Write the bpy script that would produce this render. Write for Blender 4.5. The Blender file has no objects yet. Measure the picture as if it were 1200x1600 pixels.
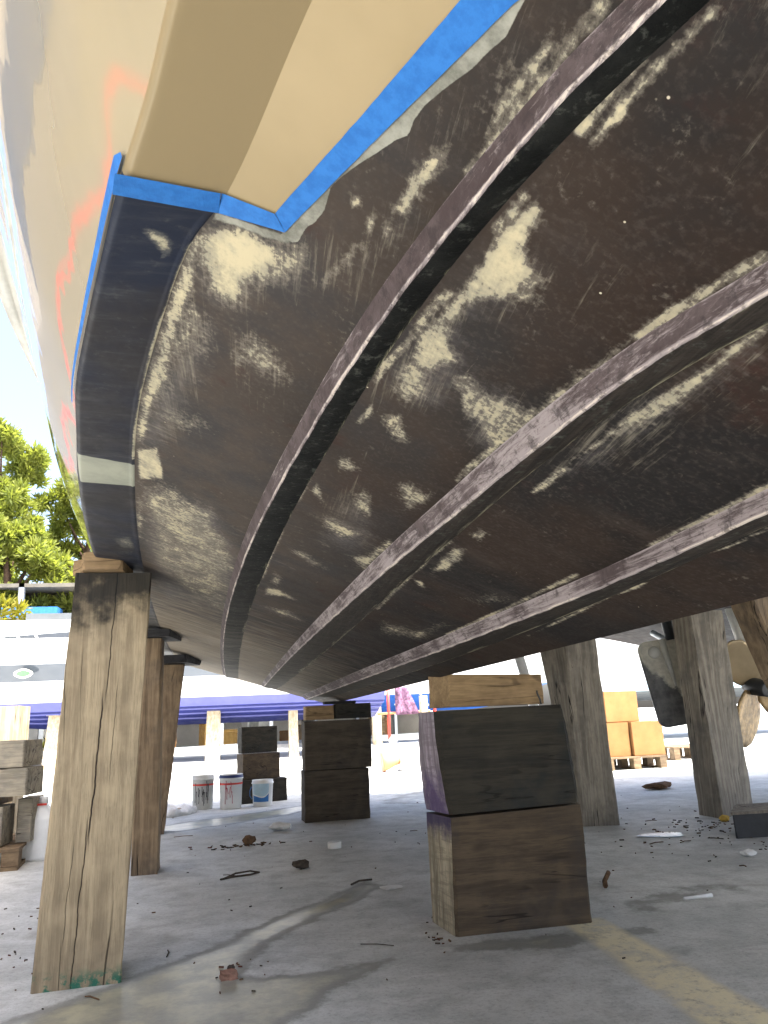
import bpy, bmesh, math, random
import numpy as np
from mathutils import Vector, Matrix

SC = bpy.context.scene
COL = SC.collection

# ------------------------------------------------------------------ camera, sky, sun, exposure
EYE = 0.82
cam = bpy.data.cameras.new("camera")
cam.lens = 27.0
cam.sensor_width = 36.0
cam.clip_start = 0.02
cam.clip_end = 3000.0
camo = bpy.data.objects.new("camera", cam)
COL.objects.link(camo)
_p, _r, _y = math.radians(15.0), math.radians(2.4), math.radians(10.0)
F = Vector((math.sin(_y) * math.cos(_p), math.cos(_y) * math.cos(_p), math.sin(_p)))
R0 = Vector((math.cos(_y), -math.sin(_y), 0.0))
U0 = R0.cross(F)
R = R0 * math.cos(_r) - U0 * math.sin(_r)
U = R.cross(F)
M3 = Matrix((R, U, -F)).transposed()
camo.matrix_world = Matrix.Translation((0, 0, EYE)) @ M3.to_4x4()
SC.camera = camo

SUN_POS = Vector((0.28, -0.30, 1.0)).normalized()
world = bpy.data.worlds.new("World")
SC.world = world
world.use_nodes = True
_wn = world.node_tree.nodes
_sky = _wn.new("ShaderNodeTexSky")
_sky.sky_type = 'NISHITA'
_sky.sun_disc = False
_sky.sun_elevation = math.asin(SUN_POS.z)
_sky.sun_rotation = math.atan2(SUN_POS.x, SUN_POS.y)
_sky.dust_density = 5.0
_sky.ozone_density = 0.8
_sky.air_density = 0.8
_bg = _wn["Background"]
_bg.inputs["Strength"].default_value = 0.15
world.node_tree.links.new(_sky.outputs[0], _bg.inputs[0])
sl = bpy.data.lights.new("sun", 'SUN')
sl.energy = 5.0
sl.angle = math.radians(0.5)
sl.color = (1.0, 0.97, 0.92)
so = bpy.data.objects.new("sun", sl)
so.rotation_euler = (-SUN_POS).to_track_quat('-Z', 'Y').to_euler()
so.location = (0, 0, 40)
COL.objects.link(so)
SC.view_settings.view_transform = 'Standard'
SC.view_settings.look = 'None'
SC.view_settings.gamma = 1.0
SC.view_settings.use_curve_mapping = False
SC.view_settings.exposure = 2.3
SC.render.engine = 'CYCLES'
SC.cycles.max_bounces = 10
SC.cycles.diffuse_bounces = 7
SC.cycles.glossy_bounces = 4
SC.cycles.transmission_bounces = 6
SC.cycles.sample_clamp_indirect = 8.0

rnd = random.Random(7)
NR = np.random.RandomState(3)

# ------------------------------------------------------------------ helpers
def tag(o, label=None, cat=None, group=None, kind=None):
    if label: o["label"] = label
    if cat: o["category"] = cat
    if group: o["group"] = group
    if kind: o["kind"] = kind
    return o

def empty(name, loc, label, cat, group=None):
    o = bpy.data.objects.new(name, None)
    o.location = loc
    o.empty_display_size = 0.1
    COL.objects.link(o)
    return tag(o, label, cat, group)

def link(name, me, mats=None, parent=None, loc=None, smooth=False):
    o = bpy.data.objects.new(name, me)
    if mats is not None:
        for m in (mats if isinstance(mats, (list, tuple)) else [mats]):
            me.materials.append(m)
    if smooth:
        me.polygons.foreach_set("use_smooth", [True] * len(me.polygons))
    if loc is not None: o.location = loc
    if parent is not None:
        o.parent = parent
        if loc is None: o.location = -Vector(parent.location)   # mesh given in world coordinates
    COL.objects.link(o)
    return o

def mesh(name, verts, faces, fmat=None):
    me = bpy.data.meshes.new(name)
    me.from_pydata([tuple(v) for v in verts], [], [tuple(f) for f in faces])
    if fmat is not None: me.polygons.foreach_set("material_index", list(fmat))
    me.update()
    return me

def grid_faces(n, m, flip=False, closed=False):
    fs = []
    mm = m if closed else m - 1
    for i in range(n - 1):
        for j in range(mm):
            a, b = i * m + j, i * m + (j + 1) % m
            c, d = a + m, b + m
            fs.append((a, c, d, b) if flip else (a, b, d, c))
    return fs

def set_attr(me, name, vals):
    a = me.attributes.new(name, 'FLOAT', 'POINT')
    a.data.foreach_set("value", np.asarray(vals, dtype=np.float32))

def bm_obj(name, bm, mats, parent=None, loc=None, smooth=False):
    me = bpy.data.meshes.new(name)
    bm.normal_update()
    bm.to_mesh(me); bm.free()
    return link(name, me, mats, parent, loc, smooth)

def add_box(bm, lo, hi, rot=None, mi=0):
    c = [(lo[i] + hi[i]) / 2 for i in range(3)]
    s = [hi[i] - lo[i] for i in range(3)]
    r = bmesh.ops.create_cube(bm, size=1.0)
    mt = Matrix.Translation(c) @ (rot.to_4x4() if rot is not None else Matrix.Identity(4)) @ Matrix.Diagonal((s[0], s[1], s[2], 1))
    bmesh.ops.transform(bm, matrix=mt, verts=r['verts'])
    for f in set(f for v in r['verts'] for f in v.link_faces): f.material_index = mi
    return r['verts']

def add_tube(bm, pts, rad, n=10, caps=True, mi=0):
    pts = [Vector(p) for p in pts]
    rads = rad if isinstance(rad, (list, tuple)) else [rad] * len(pts)
    rings = []
    up = None
    for i, p in enumerate(pts):
        d = (pts[min(i + 1, len(pts) - 1)] - pts[max(i - 1, 0)]).normalized()
        if up is None:
            up = Vector((0, 0, 1)) if abs(d.z) < .9 else Vector((1, 0, 0))
        x = d.cross(up).normalized(); y = x.cross(d).normalized(); up = y
        rings.append([bm.verts.new(p + (x * math.cos(2 * math.pi * k / n) + y * math.sin(2 * math.pi * k / n)) * rads[i]) for k in range(n)])
    for a, b in zip(rings[:-1], rings[1:]):
        for k in range(n):
            f = bm.faces.new((a[k], a[(k + 1) % n], b[(k + 1) % n], b[k])); f.material_index = mi; f.smooth = True
    if caps:
        f = bm.faces.new(rings[0][::-1]); f.material_index = mi
        f = bm.faces.new(rings[-1]); f.material_index = mi

def add_lathe(bm, prof, c, n=28, mi=0, cap0=True, cap1=True):
    rings = []
    for r, z in prof:
        rings.append([bm.verts.new((c[0] + r * math.cos(2 * math.pi * k / n), c[1] + r * math.sin(2 * math.pi * k / n), c[2] + z)) for k in range(n)])
    for a, b in zip(rings[:-1], rings[1:]):
        for k in range(n):
            f = bm.faces.new((a[k], a[(k + 1) % n], b[(k + 1) % n], b[k])); f.material_index = mi; f.smooth = True
    if cap0: bm.faces.new(rings[0][::-1]).material_index = mi
    if cap1: bm.faces.new(rings[-1]).material_index = mi

def pchip(xs, ys):
    xs = np.array(xs, float); ys = np.array(ys, float)
    h = np.diff(xs); d = np.diff(ys) / h
    m = np.zeros_like(xs)
    for i in range(1, len(xs) - 1):
        if d[i - 1] * d[i] > 0:
            w1, w2 = 2 * h[i] + h[i - 1], h[i] + 2 * h[i - 1]
            m[i] = (w1 + w2) / (w1 / d[i - 1] + w2 / d[i])
    m[0], m[-1] = d[0], d[-1]
    def f(x):
        x = np.clip(np.asarray(x, float), xs[0], xs[-1])
        i = np.clip(np.searchsorted(xs, x) - 1, 0, len(xs) - 2)
        t = (x - xs[i]) / h[i]
        return ((1 + 2 * t) * (1 - t) ** 2 * ys[i] + t * (1 - t) ** 2 * h[i] * m[i]
                + t * t * (3 - 2 * t) * ys[i + 1] + t * t * (t - 1) * h[i] * m[i + 1])
    return f

# ------------------------------------------------------------------ materials
class NT:
    def __init__(s, name, rough=.6, spec=.4):
        s.m = bpy.data.materials.new(name); s.m.use_nodes = True
        s.t = s.m.node_tree; s.n = s.t.nodes; s.l = s.t.links
        s.b = s.n["Principled BSDF"]
        s.b.inputs["Roughness"].default_value = rough
        s.b.inputs["Specular IOR Level"].default_value = spec
        s.tc = None
    def put(s, sock, v):
        if hasattr(v, "links") or isinstance(v, bpy.types.NodeSocket): s.l.new(v, sock)
        else: sock.default_value = v
    def obj(s):
        if s.tc is None: s.tc = s.n.new("ShaderNodeTexCoord")
        return s.tc.outputs["Object"]
    def map(s, scale=(1, 1, 1), vec=None, rot=(0, 0, 0)):
        n = s.n.new("ShaderNodeMapping")
        n.inputs["Scale"].default_value = scale
        n.inputs["Rotation"].default_value = rot
        s.l.new(vec or s.obj(), n.inputs["Vector"])
        return n.outputs[0]
    def noise(s, scale=5, detail=6, rough=.6, vec=None, dist=0.0):
        n = s.n.new("ShaderNodeTexNoise")
        n.inputs["Scale"].default_value = scale; n.inputs["Detail"].default_value = detail
        n.inputs["Roughness"].default_value = rough; n.inputs["Distortion"].default_value = dist
        s.l.new(vec or s.obj(), n.inputs["Vector"])
        return n.outputs["Fac"]
    def voro(s, scale=5, vec=None, feature='F1'):
        n = s.n.new("ShaderNodeTexVoronoi"); n.feature = feature
        n.inputs["Scale"].default_value = scale
        s.l.new(vec or s.obj(), n.inputs["Vector"])
        return n.outputs["Distance"]
    def rng(s, v, a, b, c=0.0, d=1.0, smooth=True):
        n = s.n.new("ShaderNodeMapRange")
        if smooth: n.interpolation_type = 'SMOOTHSTEP'
        s.put(n.inputs["Value"], v)
        n.inputs["From Min"].default_value = a; n.inputs["From Max"].default_value = b
        n.inputs["To Min"].default_value = c; n.inputs["To Max"].default_value = d
        return n.outputs["Result"]
    def math(s, op, a, b=0.0):
        n = s.n.new("ShaderNodeMath"); n.operation = op
        s.put(n.inputs[0], a); s.put(n.inputs[1], b)
        return n.outputs[0]
    def mix(s, f, a, b):
        n = s.n.new("ShaderNodeMix"); n.data_type = 'RGBA'
        s.put(n.inputs["Factor"], f)
        for sk, v in ((n.inputs[6], a), (n.inputs[7], b)):
            if isinstance(v, (tuple, list)): sk.default_value = (v[0], v[1], v[2], 1)
            else: s.l.new(v, sk)
        return n.outputs[2]
    def attr(s, name):
        n = s.n.new("ShaderNodeAttribute"); n.attribute_name = name
        return n.outputs["Fac"]
    def rand(s):
        return s.n.new("ShaderNodeObjectInfo").outputs["Random"]
    def sep(s, vec=None):
        n = s.n.new("ShaderNodeSeparateXYZ"); s.l.new(vec or s.obj(), n.inputs[0])
        return n.outputs
    def color(s, v): s.put(s.b.inputs["Base Color"], v if not isinstance(v, tuple) else (v[0], v[1], v[2], 1)); return s
    def rough(s, v): s.put(s.b.inputs["Roughness"], v); return s
    def bump(s, h, strength=.3, dist=.01):
        n = s.n.new("ShaderNodeBump")
        n.inputs["Strength"].default_value = strength; n.inputs["Distance"].default_value = dist
        s.l.new(h, n.inputs["Height"]); s.l.new(n.outputs[0], s.b.inputs["Normal"]); return s

def plain(name, col, rough=.6, spec=.4, var=.25, scale=6, metallic=0.0, bump=0.0):
    t = NT(name, rough, spec)
    f = t.rng(t.noise(scale, 6, .65), .3, .7)
    d = tuple(c * (1 - var) for c in col); u = tuple(min(1, c * (1 + var * .4)) for c in col)
    t.color(t.mix(f, d, u))
    t.b.inputs["Metallic"].default_value = metallic
    t.rough(t.rng(t.noise(scale * 3, 4), .3, .7, max(0, rough - .1), min(1, rough + .1)))
    if bump: t.bump(t.noise(scale * 12, 5), bump, .004)
    return t.m

def wood(name, base, dark, axis=2, crack=1.0, stain=(0.03, 0.03, 0.032), stain_amt=.5, grain=1.0, moss=None, streak_scale=1.0, tar=None, lines=()):
    t = NT(name, .82, .2)
    st = [26 * streak_scale] * 3; st[axis] = 1.1
    mp = t.map(tuple(st))
    rn = t.rand()
    off = t.n.new("ShaderNodeVectorMath"); off.operation = 'ADD'
    cb = t.n.new("ShaderNodeCombineXYZ")
    k = t.math('MULTIPLY', rn, 40.0)
    for i in range(3): t.l.new(k, cb.inputs[i])
    t.l.new(mp, off.inputs[0]); t.l.new(cb.outputs[0], off.inputs[1])
    v = off.outputs[0]
    g1 = t.noise(1.0, 8, .7, v, .4)
    g2 = t.noise(3.2, 6, .7, v, .2)
    big = t.noise(3.0, 6, .65)
    c = t.mix(t.rng(g1, .38, .62), dark, base)
    c = t.mix(t.math('MULTIPLY', t.rng(g2, .45, .70), .55 * grain), c, tuple(x * .42 for x in base))
    g3 = t.noise(9.0, 4, .7, v)
    c = t.mix(t.rng(g3, .48, .66, 0, .5), c, tuple(x * .5 for x in base))
    c = t.mix(t.math('MULTIPLY', t.rng(big, .47, .68), stain_amt), c, stain)
    c = t.mix(t.rng(t.noise(9, 3, .5), .45, .75, 0, .3), c, tuple(min(1, x * 1.35) for x in base))
    # knots
    kst = [5.0] * 3; kst[axis] = 2.2
    kv = t.voro(1.0, t.map(tuple(kst)))
    c = t.mix(t.rng(kv, .05, .13, .75, 0), c, tuple(x * .28 for x in base))
    # drying cracks
    cs = [7.5] * 3; cs[axis] = .55
    cn = t.noise(1.0, 3, .5, t.map(tuple(cs)), .6)
    cd = t.math('ABSOLUTE', t.math('SUBTRACT', cn, .5))
    cr = t.rng(cd, .0025, .011, crack, 0)
    seg = t.rng(t.noise(2.3, 2, .5), .47, .56)
    cr = t.math('MULTIPLY', cr, seg)
    c = t.mix(cr, c, (.012, .010, .009))
    so_ = t.sep() if (lines or tar or moss) else None
    for (x0, k, z0, z1, w) in lines:
        wob = t.math('MULTIPLY', t.math('SUBTRACT', t.noise(1.0, 3, .6, t.map((0, 0, 5.5))), .5), .030)
        dx = t.math('ABSOLUTE', t.math('SUBTRACT', t.math('SUBTRACT', so_[0], t.math('MULTIPLY', so_[2], k)), t.math('ADD', wob, x0)))
        win = t.math('MULTIPLY', t.rng(so_[2], z0, z0 + .08), t.rng(so_[2], z1 - .10, z1, 1, 0))
        lm = t.math('MULTIPLY', t.rng(dx, w * .45, w * 1.5, 1, 0), win)
        c = t.mix(lm, c, (.016, .012, .010)); cr = t.math('MAXIMUM', cr, lm)
    if tar:
        tv_ = t.math('ADD', so_[2], t.math('MULTIPLY', t.math('SUBTRACT', t.noise(5.5, 5, .6), .5), .62))
        c = t.mix(t.math('MULTIPLY', t.rng(tv_, tar, tar + .16), .93), c, (.010, .011, .012))
    if moss:
        z = so_[2]
        mm = t.math('MULTIPLY', t.rng(z, .01, .07, 1, 0), t.rng(t.noise(16, 5, .7), .46, .56))
        c = t.mix(mm, c, moss)
    t.color(c)
    h = t.math('SUBTRACT', t.math('ADD', g1, t.math('MULTIPLY', g2, .5)), t.math('MULTIPLY', cr, 2.0))
    t.bump(h, .6, .006)
    return t.m

HB = "hull paint"
def hull_material():
    t = NT("worn antifouling", .8, .12)
    pos = t.obj()
    along = t.map((26, 7, 26)); across = t.map((5, 30, 5))
    n1 = t.noise(11, 9, .72, None, .3)
    n2 = t.noise(1.0, 6, .7, along, .3)
    n3 = t.noise(1.0, 6, .7, across, .3)
    fine = t.noise(120, 3, .6)
    big = t.noise(2.6, 5, .6)
    # two thin coats that show through each other
    c = t.mix(t.rng(big, .40, .60), (.030, .0205, .0155), (.0165, .0148, .0142))
    c = t.mix(t.rng(t.noise(5.5, 6, .65), .5, .72, 0, .55), c, (.012, .0115, .012))
    sn = t.math('ADD', t.attr("sanded"), t.math('ADD', t.math('MULTIPLY', t.math('SUBTRACT', t.noise(2.1, 6, .65), .5), .9), t.math('MULTIPLY', t.math('SUBTRACT', n1, .5), .35)))
    c = t.mix(t.rng(sn, .1, 1.0, 0, .85), c, t.mix(t.rng(t.noise(4.2, 6, .7), .40, .62), (.080, .064, .052), (.050, .047, .046)))
    c = t.mix(t.rng(t.noise(1.0, 5, .7, t.map((3, 14, 3))), .52, .8, 0, .5), c, (.07, .056, .047))
    c = t.mix(t.rng(fine, .45, .75, 0, .22), c, (.10, .083, .07))
    # red under-coat
    c = t.mix(t.rng(t.noise(3.7, 6, .7), .58, .74, 0, .5), c, (.052, .017, .012))
    dust = t.attr("dust")
    dn = t.math('ADD', t.math('MULTIPLY', dust, .62), t.math('MULTIPLY', t.math('SUBTRACT', n3, .5), 1.0))
    c = t.mix(t.math('MULTIPLY', t.rng(dn, .15, .75), .78), c, (.30, .255, .19))
    pc = t.n.new("ShaderNodeCombineXYZ"); t.l.new(t.attr("pu"), pc.inputs[0]); t.l.new(t.attr("pv"), pc.inputs[1]); pc = pc.outputs[0]
    lon = t.noise(1.0, 6, .75, t.map((150, 11, 1), pc, (0, 0, .0)), .4)
    tra = t.noise(1.0, 6, .75, t.map((13, 120, 1), pc, (0, 0, .35)), .4)
    swap = t.rng(t.math('ADD', t.attr("pv"), t.math('MULTIPLY', t.math('SUBTRACT', big, .5), .8)), .05, .40)
    brush = t.math('ADD', t.math('MULTIPLY', lon, t.math('SUBTRACT', 1.0, swap)), t.math('MULTIPLY', tra, swap))
    blot = t.noise(1.0, 6, .7, t.map((9, 7, 1), pc), .5)
    # dull grey-mauve halo where sanding thinned the paint
    sv = t.math('ADD', t.attr("scuff"), t.math('ADD', t.math('MULTIPLY', t.math('SUBTRACT', n1, .5), .9), t.math('ADD', t.math('MULTIPLY', t.math('SUBTRACT', n3, .5), .5), t.math('MULTIPLY', t.math('SUBTRACT', fine, .5), .5))))
    c = t.mix(t.math('MULTIPLY', t.rng(sv, .25, 1.0), .55), c, t.mix(t.rng(big, .4, .6), (.15, .13, .115), (.13, .12, .12)))
    bv = t.math('ADD', t.math('MULTIPLY', t.attr("scuff"), .30), t.math('ADD', t.math('MULTIPLY', t.math('SUBTRACT', brush, .5), 1.3), t.math('MULTIPLY', t.math('SUBTRACT', blot, .5), 1.0)))
    c = t.mix(t.math('MULTIPLY', t.rng(bv, .16, .62), .7), c, (.27, .24, .185))
    # sanded-through gelcoat
    m = t.attr("cream")
    mid = t.noise(42, 6, .75)
    wob = t.math('ADD', t.math('ADD', t.math('MULTIPLY', t.math('SUBTRACT', n1, .5), .95), t.math('MULTIPLY', t.math('SUBTRACT', mid, .5), .75)),
                 t.math('ADD', t.math('MULTIPLY', t.math('SUBTRACT', n2, .5), .6), t.math('MULTIPLY', t.math('SUBTRACT', fine, .5), .9)))
    v = t.math('ADD', m, wob)
    v = t.math('ADD', v, t.math('MULTIPLY', t.math('SUBTRACT', brush, .5), .55))
    halo = t.rng(v, .18, .62)
    c = t.mix(t.math('MULTIPLY', halo, .6), c, (.22, .195, .155))
    core = t.rng(v, .52, .66)
    cc = t.mix(t.rng(t.math('ADD', t.math('MULTIPLY', v, .5), t.math('MULTIPLY', n1, .7)), .55, .95), (.27, .25, .19), (.52, .45, .295))
    cc = t.mix(t.rng(t.noise(30, 5, .7), .52, .75, 0, .6), cc, (.30, .28, .22))
    c = t.mix(core, c, cc)
    # little specks everywhere
    sp = t.voro(38)
    spm = t.math('MULTIPLY', t.rng(sp, .03, .07, 1, 0), t.rng(t.noise(7, 4, .7), .55, .66))
    c = t.mix(spm, c, (.55, .48, .36))
    pit = t.math('MULTIPLY', t.rng(t.voro(24), .07, .15, 1, 0), t.rng(t.noise(9, 4, .7), .52, .6))
    c = t.mix(t.math('MULTIPLY', pit, core), c, (.03, .026, .024))
    # random faint scuffs, away from the big patches
    sc = t.rng(t.noise(1.0, 8, .75, t.map((60, 9, 60)), .5), .67, .78)
    sc = t.math('MULTIPLY', sc, t.rng(t.noise(4, 3, .6), .52, .66))
    c = t.mix(t.math('MULTIPLY', sc, .7), c, (.38, .33, .25))
    # grey primer along the waterline
    g = t.attr("gray")
    gm = t.rng(t.math('ADD', g, t.math('MULTIPLY', t.math('SUBTRACT', n1, .5), .7)), .42, .56)
    gc = t.mix(t.rng(t.noise(18, 7, .7), .35, .65), (.15, .15, .125), (.32, .315, .265))
    c = t.mix(gm, c, gc)
    ge = t.attr("gel")
    gs = t.rng(ge, .4, .6)
    c = t.mix(gs, c, t.mix(t.rng(t.noise(3, 4, .6), .35, .65), (.305, .235, .13), (.355, .275, .158)))
    t.color(c)
    t.rough(t.mix(gs, t.rng(n1, .3, .7, .72, .9), (.30, .30, .30)))
    hgt = t.math('ADD', t.math('MULTIPLY', n1, .7), t.math('ADD', t.math('MULTIPLY', fine, .35), t.math('MULTIPLY', core, -.5)))
    hg = t.math('MULTIPLY', hgt, t.math('SUBTRACT', 1.0, gs))
    t.bump(hg, .35, .0035)
    return t.m

def chine_material():
    t = NT("navy antifouling", .6, .22)
    n1 = t.noise(9, 8, .7, None, .3); n3 = t.noise(1.0, 6, .7, t.map((5, 34, 5)), .3)
    fine = t.noise(120, 3, .6)
    c = t.mix(t.rng(t.noise(3.2, 5, .6), .36, .62), (.012, .017, .033), (.022, .021, .024))
    c = t.mix(t.rng(n3, .5, .78, 0, .55), c, (.07, .072, .075))
    c = t.mix(t.rng(t.noise(40, 6, .7), .55, .75, 0, .35), c, (.10, .098, .09))
    v = t.math('ADD', t.attr("cream"), t.math('ADD', t.math('MULTIPLY', t.math('SUBTRACT', n1, .5), 1.0), t.math('MULTIPLY', t.math('SUBTRACT', fine, .5), .5)))
    c = t.mix(t.math('MULTIPLY', t.rng(v, .3, .62), .5), c, (.19, .185, .16))
    c = t.mix(t.rng(v, .52, .72), c, (.44, .40, .28))
    dd = t.math('ADD', t.math('MULTIPLY', t.attr("dust"), .5), t.math('SUBTRACT', n3, .5))
    c = t.mix(t.math('MULTIPLY', t.rng(dd, .2, .7), .6), c, (.2, .19, .16))
    g = t.rng(t.attr("gray"), .42, .58)
    c = t.mix(g, c, t.mix(t.rng(n1, .35, .65), (.27, .285, .23), (.37, .375, .30)))
    gs = t.rng(t.attr("gel"), .4, .6)
    c = t.mix(gs, c, (.275, .212, .118))
    t.color(c)
    t.rough(t.mix(gs, t.rng(n1, .3, .7, .5, .72), (.28, .28, .28)))
    t.bump(t.math('MULTIPLY', n1, t.math('SUBTRACT', 1.0, gs)), .25, .003)
    return t.m

def rail_material(kind):
    t = NT("spray rail " + kind, .75, .14)
    n1 = t.noise(14, 8, .7, None, .3)
    al = t.noise(1.0, 8, .8, t.map((110, 6, 110)), .6)
    sp = t.noise(90, 4, .65)
    e = t.attr("edge")
    if kind == "side":
        c = t.mix(t.rng(n1, .35, .65), (.060, .044, .044), (.105, .082, .082))
        v = t.math('ADD', t.math('MULTIPLY', e, .62), t.math('ADD', t.math('MULTIPLY', t.math('SUBTRACT', al, .5), 1.5), t.math('MULTIPLY', t.math('SUBTRACT', t.noise(3.1, 5, .6), .5), .9)))
        v2 = t.math('ADD', v, t.math('MULTIPLY', t.attr("worn"), t.rng(t.noise(2.2, 5, .6), .38, .6, .35, 1.25)))
        c = t.mix(t.rng(v2, .16, .50), c, (.30, .258, .255))
        c = t.mix(t.rng(v, .42, .62), c, (.60, .52, .45))
        c = t.mix(t.math('MULTIPLY', t.rng(t.noise(35, 7, .75), .52, .64), .7), c, (.045, .036, .036))
    else:
        c = t.mix(t.rng(n1, .35, .7), (.004, .0045, .0042), (.014, .0145, .013))  # mottled black paint, with the down-facing side's shade put into the colour
        c = t.mix(t.math('MULTIPLY', t.rng(t.attr('worn'), .05, .2), t.rng(al, .40, .62, .35, 1.0)), c, (.042, .034, .028))
        c = t.mix(t.rng(t.noise(55, 5, .7), .54, .70, 0, .7), c, (.085, .088, .075))
        v = t.math('ADD', t.math('ADD', t.math('MULTIPLY', e, .55), t.math('MULTIPLY', t.attr('worn'), .35)), t.math('ADD', t.math('MULTIPLY', t.math('SUBTRACT', al, .5), 1.3), t.math('MULTIPLY', t.math('SUBTRACT', t.noise(4, 5, .6), .5), .8)))
        c = t.mix(t.rng(v, .42, .7), c, (.30, .28, .19))
        dd = t.math('MULTIPLY', t.attr("dust"), t.rng(t.noise(1.0, 6, .7, t.map((5, 30, 5))), .3, .7))
        c = t.mix(t.math('MULTIPLY', dd, .75), c, (.16, .145, .115))
    t.color(c)
    t.bump(t.math('ADD', n1, t.math('MULTIPLY', sp, .5)), .6, .005)
    return t.m

def gelcoat(name, col, rough=.1):
    t = NT(name, rough, .5)
    t.color(t.mix(t.rng(t.noise(1.4, 4, .6), .35, .65), tuple(c * .94 for c in col), col))
    t.b.inputs["Coat Weight"].default_value = .6
    t.b.inputs["Coat Roughness"].default_value = .04
    t.bump(t.noise(1.0, 4, .55, t.map((1.6, 1.6, .7))), .22, .03)
    return t.m

M = {}
M['hull'] = hull_material()
M['chine'] = chine_material()
M['rail_side'] = rail_material("side")
M['rail_under'] = rail_material("under")
M['topside'] = gelcoat("cream gelcoat topside", (.36, .30, .19), .03)
M['white_gel'] = gelcoat("white gelcoat", (.80, .79, .76), .15)
M['red_gel'] = gelcoat("red stripe gelcoat", (.45, .05, .03), .2)
M['tan_gel'] = gelcoat("tan gelcoat", (.15, .122, .075), .25)
def tape_mat():
    t = NT("blue masking tape", .7, .3)
    w = t.noise(60, 5, .7); cre = t.noise(1, 4, .6, t.map((90, 14, 30)))
    t.color(t.mix(t.rng(w, .35, .65), (.016, .125, .40), (.026, .165, .49)))
    t.bump(t.math('ADD', w, t.math('MULTIPLY', cre, 1.5)), .3, .002)
    return t.m
M['tape'] = tape_mat()
M['post'] = wood("weathered pine post", (.385, .31, .20), (.235, .185, .12), 2, .8, (.13, .105, .075), .45, .8, moss=(.03, .13, .085), tar=1.17,
                 lines=[(.004, .054, -.1, .56, .0016), (.012, .054, .42, .98, .0024), (.026, .050, .90, 1.45, .0015), (.062, .05, .62, 1.02, .0008), (-.035, .055, .10, .50, .0008)])
M['post_grey'] = wood("grey weathered post", (.31, .275, .22), (.16, .14, .115), 2, 1.0, (.09, .085, .08), .6)
M['post_brown'] = wood("brown post", (.29, .21, .13), (.15, .105, .065), 2, 1.0, (.08, .07, .06), .55)
M['post_pale'] = wood("sunlit pale post", (.62, .53, .38), (.42, .33, .2), 2, .6, (.4, .34, .24), .3)
M['block_dark'] = wood("dark oily block", (.044, .039, .029), (.024, .022, .019), 0, .7, (.014, .019, .022), .7, .7)
M['block_brown'] = wood("brown block", (.10, .074, .048), (.056, .042, .029), 0, .7, (.036, .034, .033), .6, .7)
M['block_dusk'] = wood("dusky block", (.095, .078, .058), (.060, .049, .038), 0, .6, (.035, .034, .034), .6, .7)
M['block_grey'] = wood("grey block", (.33, .29, .22), (.20, .175, .13), 0, .8, (.14, .14, .13), .5)
M['cap_wood'] = wood("sawn cap timber", (.34, .235, .125), (.22, .145, .075), 0, .5, (.12, .08, .05), .45, .7)
M['pallet'] = wood("pallet wood", (.24, .17, .10), (.13, .09, .055), 0, .5, (.08, .06, .045), .5)
def end_grain(name, base, paint, lo, hi):
    t = NT(name, .8, .2)
    v = t.map((14, 14, 1.6))
    g = t.noise(1.0, 6, .7, t.map((4, 4, 44)), .5); n1 = t.noise(9, 7, .7); st = t.noise(1.0, 6, .7, t.map((30, 30, 3)), .4)
    c = t.mix(t.rng(st, .35, .66), tuple(x * .35 for x in base), base)
    c = t.mix(t.rng(g, .48, .6, 0, .55), c, tuple(x * .4 for x in base))
    z = t.sep()[2]
    p = t.math('ADD', t.rng(z, lo, hi, 0, 1, False), t.math('MULTIPLY', t.math('SUBTRACT', n1, .5), 1.1))
    c = t.mix(t.rng(p, .45, .9, 0, .92), c, paint)
    t.color(c); t.bump(t.math('ADD', g, st), .4, .006)
    return t.m
M['end_purple'] = end_grain("purple stained end grain", (.40, .345, .40), (.075, .05, .13), .52, -.12)
M['end_pale'] = end_grain("scraped end grain", (.42, .37, .27), (.035, .027, .075), .22, .42)
M['char'] = plain("black tar stained wood", (.03, .03, .033), .8, .2, .4, 14, bump=.4)
M['rubber'] = plain("black rubber pad", (.022, .022, .024), .7, .3, .3, 12, bump=.3)
M['cardboard'] = plain("brown cardboard", (.29, .15, .058), .8, .2, .14, 5, bump=.1)
M['white_plastic'] = plain("white plastic", (.74, .75, .73), .4, .4, .1, 5)
M['grey_plastic'] = plain("grey white plastic", (.58, .585, .55), .45, .4, .2, 8)
M['red_print'] = plain("red print", (.60, .06, .045), .5, .3, .15, 8)
M['blue_print'] = plain("blue print", (.035, .16, .42), .45, .3, .2, 8)
M['pale_print'] = plain("pale blue print", (.42, .58, .66), .45, .3, .15, 8)
M['navy_print'] = plain("dark blue print", (.03, .045, .14), .5, .3, .2, 8)
M['drip'] = plain("dark paint drips", (.07, .065, .07), .5, .4, .2, 8)
M['drip_red'] = plain("crimson paint drips", (.42, .05, .08), .5, .4, .2, 8)
M['bronze'] = plain("crusted bronze", (.45, .31, .15), .55, .4, .55, 16, .3, .5)
M['bronze_clean'] = plain("sanded bronze", (.50, .39, .24), .4, .5, .12, 6, .4)
M['grey_metal'] = plain("galvanised steel", (.42, .46, .48), .45, .5, .2, 6, .6)
M['white_metal'] = plain("white painted steel", (.75, .76, .76), .4, .4, .1, 6)
M['red_metal'] = plain("red painted steel", (.55, .05, .035), .45, .4, .2, 6)
M['orange'] = plain("faded orange plastic", (.62, .26, .12), .5, .4, .2, 6)
M['dark_steel'] = plain("dark painted steel", (.03, .033, .037), .5, .4, .3, 8, bump=.2)
M['blue_hull'] = plain("blue antifouling", (.022, .028, .15), .6, .3, .2, 2)
M['blue_light'] = plain("pale blue boot stripe", (.10, .105, .29), .5, .3, .12, 2)  # boot stripe blue, paled further for the glare on it
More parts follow.
